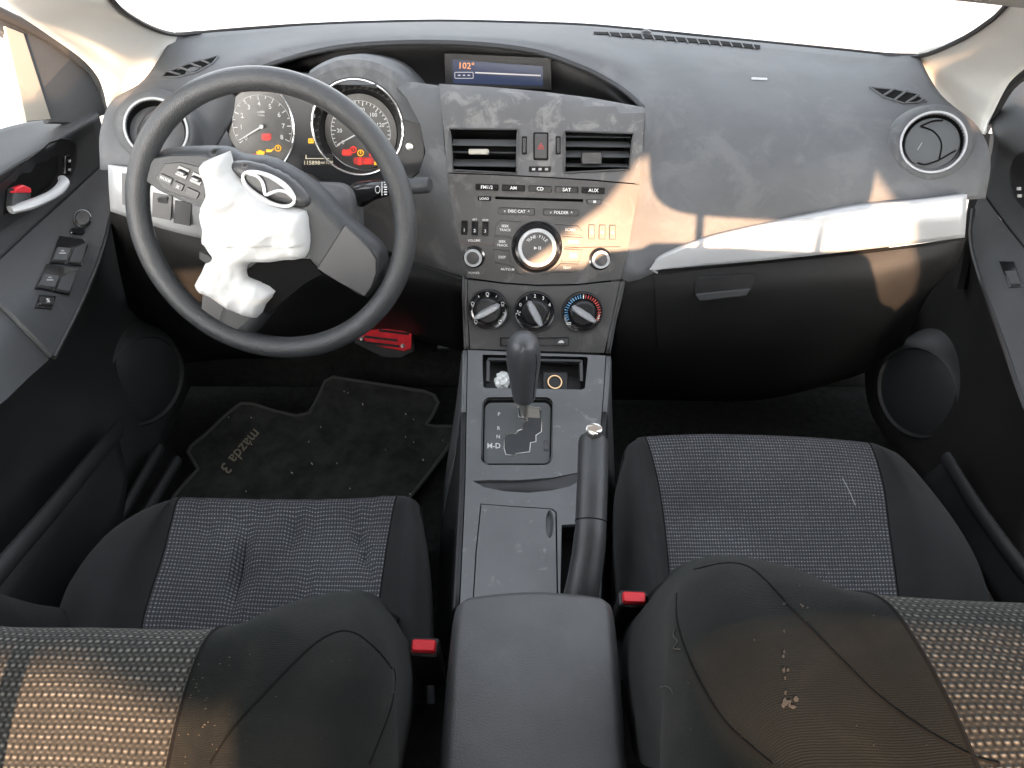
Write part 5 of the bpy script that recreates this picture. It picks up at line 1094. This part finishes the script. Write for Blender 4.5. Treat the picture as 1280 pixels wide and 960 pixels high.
dr = thing('passenger_door', 'dark scuffed passenger door trim with a single window switch', 'car door', at(1240, 480, x=.72))
SU2 = Surf([xs_(r_) for r_ in [
 [(1238, 150, .70), (1265, 103, .73), (1300, 80, .76), (1380, 60, .80)],
 [(1240, 165, .685), (1270, 150, .70), (1305, 150, .715), (1380, 150, .73)],
 [(1242, 172, .682), (1280, 190, .69), (1320, 210, .695), (1380, 240, .70)],
 [(1240, 190, .688), (1275, 215, .695), (1320, 245, .70), (1380, 290, .705)],
 [(1234, 215, .69), (1270, 265, .695), (1315, 310, .70), (1380, 370, .705)],
 [(1226, 240, .688), (1262, 288, .69), (1300, 332, .692), (1380, 410, .70)]]], 5)
surf_obj('upper_trim', SU2, M['door'], dr)
bm = B(); sheet(bm, SU2, spl2([(1300, 190), (1280, 190), (1268, 202), (1265, 225), (1270, 245), (1283, 262), (1310, 285)], 3) + [(1350, 310), (1350, 200)], [], 12, .0025, .004); a = obj('handle_bezel', bm, M['black'], dr)
F = fpx(SU2, 1277, 241); bm = B(); slab(bm, F, rrect(0, 5, 4, 4, .5), .0028, .005); slab(bm, F, rrect(1, -4, 4, 4, .5), .0028, .005); obj('lock_symbol', bm, M['white'], a)
SA2 = Surf([xs_(r_) for r_ in [
 [(1226, 240, .687), (1262, 288, .689), (1300, 332, .691), (1380, 410, .698)],
 [(1221, 250, .678), (1258, 310, .676), (1295, 370, .675), (1380, 460, .68)],
 [(1217, 270, .668), (1245, 345, .655), (1280, 430, .65), (1360, 560, .65)],
 [(1216, 300, .660), (1236, 365, .645), (1266, 450, .635), (1330, 610, .63)]]], 6)
AO2 = spl2([(1216, 300), (1224, 335), (1238, 378), (1256, 430), (1282, 505), (1320, 590)], 4) + [(1370, 600), (1370, 405), (1300, 335), (1262, 290), (1226, 241), (1218, 262)]
obj_sheet('switch_panel', SA2, AO2, M['door'], dr, [], 14, .002, .02)
bm = B(); tube(bm, [SA2.off(x, y, .001) for x, y in spl2([(1217, 262), (1215, 300), (1223, 337), (1236, 378), (1254, 430), (1280, 505), (1318, 590)], 4)], .0035, 8); obj('panel_edge', bm, M['black'], dr)
F, a, cx, cy = swtch(SA2, 'window_switch_well', [(1249, 328), (1268, 328), (1280, 360), (1262, 361)], dr)
bm = B(); slab(bm, F, [(x - cx, cy - y) for x, y in ((1257, 342), (1272, 341), (1277, 358), (1264, 359))], .003, .007, 1); obj('window_switch', bm, M['door'], a)
SLo2 = Surf([xs_(r_) for r_ in [
 [(1215, 300, .662), (1234, 365, .650), (1264, 450, .640), (1328, 610, .635)],
 [(1208, 302, .69), (1222, 368, .69), (1250, 455, .685), (1318, 620, .675)],
 [(1190, 310, .70), (1190, 400, .70), (1220, 480, .695), (1300, 650, .69)],
 [(1150, 380, .69), (1150, 470, .69), (1200, 560, .69), (1290, 700, .69)],
 [(1080, 430, .67), (1090, 520, .67), (1180, 640, .67), (1290, 820, .67)]]], 5)
surf_obj('lower_trim', SLo2, mat('scuffed_door_plastic', (.014, .013, .012), .55, var=.2, bump=.3, bs=700, dust=((.07, .065, .055), 26, .6, .8, .4)), dr)
speaker(1148, 490, .67, 1, dr, .076)
ridge([at(1183, 572, x=.655), at(1215, 625, x=.645), at(1250, 675, x=.64), at(1285, 720, x=.64), at(1350, 800, x=.64)], .008, dr, 'map_pocket_rim', 'soft')
SP_ = Surf([[at(1183, 574, x=.655), at(1215, 627, x=.645), at(1250, 677, x=.64), at(1285, 722, x=.64), at(1350, 802, x=.64)], [at(1150, 600, x=.65), at(1185, 660, x=.64), at(1225, 720, x=.63), at(1260, 780, x=.63), at(1320, 860, x=.63)]], 4)
surf_obj('map_pocket', SP_, M['doorlow'], dr)
bm = B(); bm.faces.new([bm.verts.new(Vector((CX + .70 - .12 * k, y, .74 + .45 * k))) for y, k in ((1.05, .0), (.55, 1), (-.15, 1), (-.15, 0))]); obj('window_glass', bm, M['glass'], dr)
bm = B(); tube(bm, spline([at(1226, 165, x=.69), at(1238, 142, x=.695), at(1262, 104, x=.69), at(1300, 76, x=.68), at(1360, 40, x=.66)], 4), .011, 8); obj('weather_strip', bm, M['rubber'], dr)
bm = B(); tube(bm, spline([at(1236, 168, x=.70), at(1231, 205, x=.70), at(1222, 250, x=.695), at(1213, 300, x=.69), at(1200, 360, x=.69)], 4), .012, 8); obj('door_seal', bm, M['rubber'], dr)

# ================================================================== SEATS
YZI = [(.47, .34), (.405, .45), (.335, .58), (.29, .69), (.262, .758), (.236, .795), (.20, .806), (.155, .808), (.10, .800), (.055, .785), (.03, .75), (.02, .68), (.03, .40)]
YZB = [(.53, .36), (.475, .45), (.41, .58), (.355, .67), (.308, .735), (.262, .772), (.215, .787), (.16, .788), (.10, .78), (.055, .765), (.03, .73), (.02, .66), (.03, .40)]
COLS = [(-.252, 1, .17), (-.256, 1, .09), (-.246, 1, .035), (-.222, 1, .006), (-.192, 1.02, 0), (-.165, .72, 0), (-.143, .12, 0), (-.07, -.03, 0), (0, -.04, 0), (.07, -.03, 0), (.143, .12, 0), (.165, .72, 0), (.192, 1.02, 0), (.222, 1, .006), (.246, 1, .035), (.256, 1, .09), (.252, 1, .17)]
def seat(name, label, xs, dz, dy, cush, ins, seamc, wrinkle=None):
    t = thing(name, label, 'car seat', Vector((xs, .4, .13)))
    # cushion
    S = Surf(cush, 6)
    if wrinkle:
        for r_ in S.g:
            for p in r_:
                if p.z > .3: p.z += wrinkle(*proj(p))
    S.build()
    g0 = S.g
    a, b = ins[0] * 6, ins[1] * 6
    S.g = [[r_[k] for r_ in g0] for k in range(len(g0[0]))]        # rows across, columns along
    S.g = g0; 
    # control columns run front to back, grid rows follow them
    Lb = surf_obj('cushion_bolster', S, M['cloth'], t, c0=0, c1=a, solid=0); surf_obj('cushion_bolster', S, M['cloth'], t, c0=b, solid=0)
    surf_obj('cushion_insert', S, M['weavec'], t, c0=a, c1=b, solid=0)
    for k in (a, b):
        bm = B(); tube(bm, [S.g[i][k] + Vector((0, 0, -.0006)) for i in range(len(S.g))], .0013, 5); obj('seam', bm, M['matte'], t)
    # backrest
    ctrl = []
    for i, ((yi, zi), (yb, zb)) in enumerate(zip(YZI, YZB)):
        row = []
        for dx, w_, back in COLS:
            y = yi + (yb - yi) * w_ - back; z = zi + (zb - zi) * w_
            if i > 4: z -= back * .55; x = dx * (1 - .06 * max(0, min(1, (i - 5) / 4)))
            else: x = dx * (1 - (.17 * (5 - i) / 5 if abs(dx) > .2 and dx * xs < 0 else 0))
            if i >= 3 and i < 10 and dx * xs > 0 and abs(dx) > .15: z -= .075 * min(1, (abs(dx) - .15) / .05) * min(1, (i - 2) / 2)
            z -= (0, 0, 0, 0, 0, .004, .02, .05, .095, .14, .16, .1, 0)[i] * (1 if xs < 0 else 0) * (1 - .35 * min(1, w_))
            if i >= 10: y = yi + min(back, .06) * .0 ; z = zi - (.14 if xs < 0 and i == 10 else 0)
            row.append(Vector((xs + x, y + dy, z + dz)))
        ctrl.append(row)
    Sb = Surf([[r_[k] for r_ in ctrl] for k in range(len(COLS))], 5)   # columns -> rows of the grid are heights
    for r_ in Sb.g:
        for p in r_: p += Vector((0, 1, 1)) * (.0016 * noise.noise(p * 14) + .0006 * noise.noise(p * 60))
    Sb.build()
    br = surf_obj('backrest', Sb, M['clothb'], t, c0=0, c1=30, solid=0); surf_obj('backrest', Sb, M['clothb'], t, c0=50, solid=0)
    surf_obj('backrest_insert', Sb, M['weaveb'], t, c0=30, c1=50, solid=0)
    for k in (30, 50):
        bm = B(); pp = [Sb.g[i][k] - Vector((0, .0, .0004)) for i in range(len(Sb.g) - 14)]; tube(bm, pp, .0012 if k in (30, 50) else .0009, 5); obj('seam', bm, M['matte'], t)
    # headrest
    hc = Vector((xs - .006, .075 + dy, .989 + dz)); bm = B(); bmesh.ops.create_uvsphere(bm, u_segments=40, v_segments=24, radius=1)
    for v_ in bm.verts:
        d = v_.co.copy(); q = lambda a_, e: math.copysign(abs(a_) ** e, a_); v_.co = hc + Vector((q(d.x, .4) * .152, q(d.y, .7) * .052 + .012 * d.z, q(d.z, .42) * .096))
    h = obj('headrest', bm, M['clothb'], t)
    sp_ = .08 if xs > 0 else .05
    for sx in (-1, 1): bm = B(); tube(bm, [hc + Vector((sx * sp_, -.004, -.06)), Vector((xs + sx * sp_, .075 + dy, .80 + dz))], .006, 12); obj('headrest_post', bm, M['steel'], h)
    return t, S, Sb
def cz(rows): return [[at(a, b, z=z) for a, b, z in r_] for r_ in rows]
def with_front(cols):
    out = []
    for c in cols:
        f = c[0]; out.append([f + Vector((0, .015, -.22)), f + Vector((0, .022, -.10)), f + Vector((0, .018, -.028))] + c)
    return out
CR = cz([
 [(783, 590, .20), (770, 630, .18), (768, 680, .16), (770, 750, .14), (772, 850, .12)],
 [(780, 578, .36), (768, 620, .34), (766, 680, .33), (770, 750, .32), (776, 850, .30)],
 [(784, 562, .415), (777, 605, .415), (778, 665, .41), (785, 735, .40), (795, 850, .38)],
 [(796, 553, .425), (800, 600, .43), (808, 660, .43), (818, 735, .425), (830, 850, .40)],
 [(808, 549, .42), (822, 600, .415), (831, 660, .41), (838, 735, .405), (848, 850, .39)],
 [(880, 546, .42), (888, 600, .41), (895, 660, .405), (902, 735, .40), (910, 850, .385)],
 [(950, 547, .42), (960, 600, .41), (968, 660, .402), (976, 735, .398), (985, 850, .385)],
 [(1020, 550, .42), (1032, 600, .41), (1040, 660, .405), (1048, 735, .40), (1056, 850, .385)],
 [(1088, 556, .42), (1104, 604, .415), (1112, 660, .41), (1122, 735, .405), (1135, 850, .39)],
 [(1104, 560, .422), (1140, 612, .43), (1160, 668, .435), (1175, 735, .43), (1190, 850, .41)],
 [(1118, 566, .415), (1166, 622, .425), (1200, 680, .43), (1220, 738, .425), (1240, 850, .40)],
 [(1126, 572, .38), (1178, 632, .385), (1216, 690, .38), (1236, 745, .37), (1260, 850, .35)],
 [(1120, 590, .25), (1170, 650, .25), (1210, 705, .25), (1230, 760, .25), (1255, 860, .25)]])
CL = cz([
 [(185, 645, .25), (130, 690, .25), (95, 740, .25), (70, 800, .25), (40, 900, .25)],
 [(190, 635, .335), (135, 668, .335), (95, 715, .335), (72, 765, .33), (40, 880, .31)],
 [(200, 629, .368), (152, 656, .38), (112, 705, .385), (88, 765, .38), (60, 880, .36)],
 [(212, 626, .372), (180, 660, .385), (150, 705, .388), (128, 765, .385), (100, 880, .365)],
 [(222, 624, .37), (212, 660, .365), (200, 705, .36), (180, 768, .355), (160, 880, .345)],
 [(290, 626, .37), (285, 662, .362), (275, 710, .356), (262, 772, .35), (245, 880, .34)],
 [(360, 627, .37), (355, 663, .362), (348, 712, .354), (338, 776, .348), (325, 880, .34)],
 [(430, 626, .37), (428, 663, .362), (420, 712, .356), (412, 780, .35), (405, 880, .34)],
 [(495, 623, .37), (487, 662, .365), (480, 710, .36), (470, 785, .355), (462, 880, .345)],
 [(508, 624, .375), (507, 660, .38), (504, 710, .38), (500, 790, .375), (495, 880, .355)],
 [(519, 629, .368), (524, 665, .37), (526, 715, .37), (525, 790, .36), (522, 880, .34)],
 [(525, 640, .33), (533, 678, .32), (538, 725, .31), (540, 795, .30), (540, 880, .28)],
 [(523, 655, .20), (533, 692, .18), (540, 740, .16), (543, 805, .14), (545, 880, .12)]])
def wr(px, py):
    h = 0
    for x0, y0, x1, y1, w_, a_ in ((322, 625, 285, 770, 5, .006), (338, 622, 300, 760, 4, .003), (250, 622, 262, 680, 5, .002), (470, 625, 462, 690, 4, .003), (385, 700, 380, 770, 5, .002), (372, 640, 352, 720, 4, .004), (440, 635, 462, 720, 5, .005), (300, 640, 278, 700, 4, .003), (400, 625, 395, 680, 6, .003)):
        t = (py - y0) / (y1 - y0)
        if -.1 < t < 1.1: d = (px - (x0 + (x1 - x0) * t)) / w_; h -= 2.5 * a_ * math.exp(-d * d) * math.sin(max(0, min(1, (t + .1) / 1.2)) * math.pi) - .4 * a_ * math.exp(-((d - 2.2) / 1.2) ** 2)
    return h + .0015 * noise.noise(Vector((px * .03, py * .03, 0)))
_t, _s, SBR = seat('passenger_seat', 'black cloth passenger seat with grey woven center panels, set further forward', .335 + .0, 0, 0, with_front(CR), (4, 8), None)
sl_, S1, S2 = seat('driver_seat', 'black cloth driver seat with wrinkled woven cushion, set lower and further back', -.315, -.055, 0, with_front(CL), (4, 8), None, wr)

for own, Sx, lines in ((bpy.data.objects['passenger_seat'], SBR, ([(868, 712), (905, 704), (935, 708), (962, 730), (1000, 772), (1050, 823), (1100, 872), (1160, 915), (1215, 945), (1250, 955)], [(846, 742), (847, 778), (860, 820), (880, 862), (908, 905), (940, 935), (965, 956)])), (sl_, S2, ([(490, 836), (478, 820), (462, 804), (445, 792), (425, 789), (400, 800), (370, 826), (330, 868), (290, 912), (262, 955)], [(492, 835), (494, 850), (490, 880), (478, 915), (462, 955)]))):
    for ln in lines:
        bm = B(); tube(bm, [Sx.off(x, y, -.0002) for x, y in spl2(ln, 5)], .0008, 5); obj('seam', bm, M['seam'], own)
rg = random.Random(11)
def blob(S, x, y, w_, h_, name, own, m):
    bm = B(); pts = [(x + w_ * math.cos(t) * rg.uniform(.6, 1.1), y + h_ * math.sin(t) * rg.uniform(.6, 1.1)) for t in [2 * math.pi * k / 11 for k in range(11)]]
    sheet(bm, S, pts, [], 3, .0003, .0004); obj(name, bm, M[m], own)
own = bpy.data.objects['passenger_seat']
for x, y, w_, h_ in [(986 + rg.gauss(0, 3.5), 876 + rg.gauss(0, 8), rg.uniform(1.5, 4.5), rg.uniform(2, 5)) for k in range(9)] + [(980 + rg.gauss(0, 1.5), rg.uniform(770, 850), rg.uniform(.8, 2), rg.uniform(1.5, 4)) for k in range(9)] + [(rg.uniform(976, 1010), 757 + rg.gauss(0, 2), rg.uniform(1, 3), rg.uniform(.8, 1.6)) for k in range(6)]: blob(SBR, x, y, w_, h_, 'dried_stain', own, 'stain')
for k in range(12): blob(SBR, rg.uniform(830, 1200), rg.uniform(730, 950), rg.uniform(.6, 1.3), rg.uniform(.5, 1.1), 'lint_speck', own, 'stain')
for k in range(12): blob(S2, rg.uniform(180, 500), rg.uniform(790, 950), rg.uniform(.6, 1.4), rg.uniform(.5, 1.2), 'lint_speck', sl_, 'stain')
for k in range(34): blob(S2, min(330, 215 + abs(rg.gauss(0, 45))), rg.uniform(815, 955), rg.uniform(.5, 1.5), rg.uniform(.4, 1.2), 'sunlit_grit', sl_, 'grit')  # grit specks whose warm brown also paints sunlight onto the bolster
bm = B(); tube(bm, [SBR.off(x, y, .0006) for x, y in spl2([(846, 785), (843, 795), (848, 803), (843, 811), (852, 812)], 4)], .00035, 4); obj('lint_hair', bm, M['stain'], own)
bm = B(); tube(bm, [SBR.off(x, y, .0006) for x, y in spl2([(826, 859), (833, 858), (840, 862), (842, 868)], 4)], .0003, 4); obj('lint_hair', bm, M['stain'], own)
bm = B(); tube(bm, [_s.off(x, y, .0006) for x, y in ((1053, 598), (1062, 615), (1069, 632))], .0005, 4); obj('lint_thread', bm, M['grey'], own)

# seat belt buckles
def buckle(px, py, z, label, hh):
    t = thing('belt_buckle', label, 'belt buckle', at(px, py + 60, z=z - .09), 'red topped seat belt buckles beside the armrest')
    o = at(px, py, z=z); up = Vector((0, -.25, .97)).normalized(); F = Fr(o, Vector((1, 0, 0)), up.cross(Vector((1, 0, 0))), up)
    bm = B(); slab(bm, F, rrect(0, 0, .030, .018, .004), -.11, 0, .002, .002); obj('buckle_body', bm, M['black'], t)
    bm = B(); slab(bm, F, rrect(0, -.0005, .024, .012, .003), -.001, .006, .0015, .002); obj('release_button', bm, M['red'], t)
buckle(530, 808, .44, 'red topped seat belt buckle standing between the driver seat and the armrest', 1)
buckle(792, 748, .44, 'red topped seat belt buckle between the armrest and the passenger seat', 1)
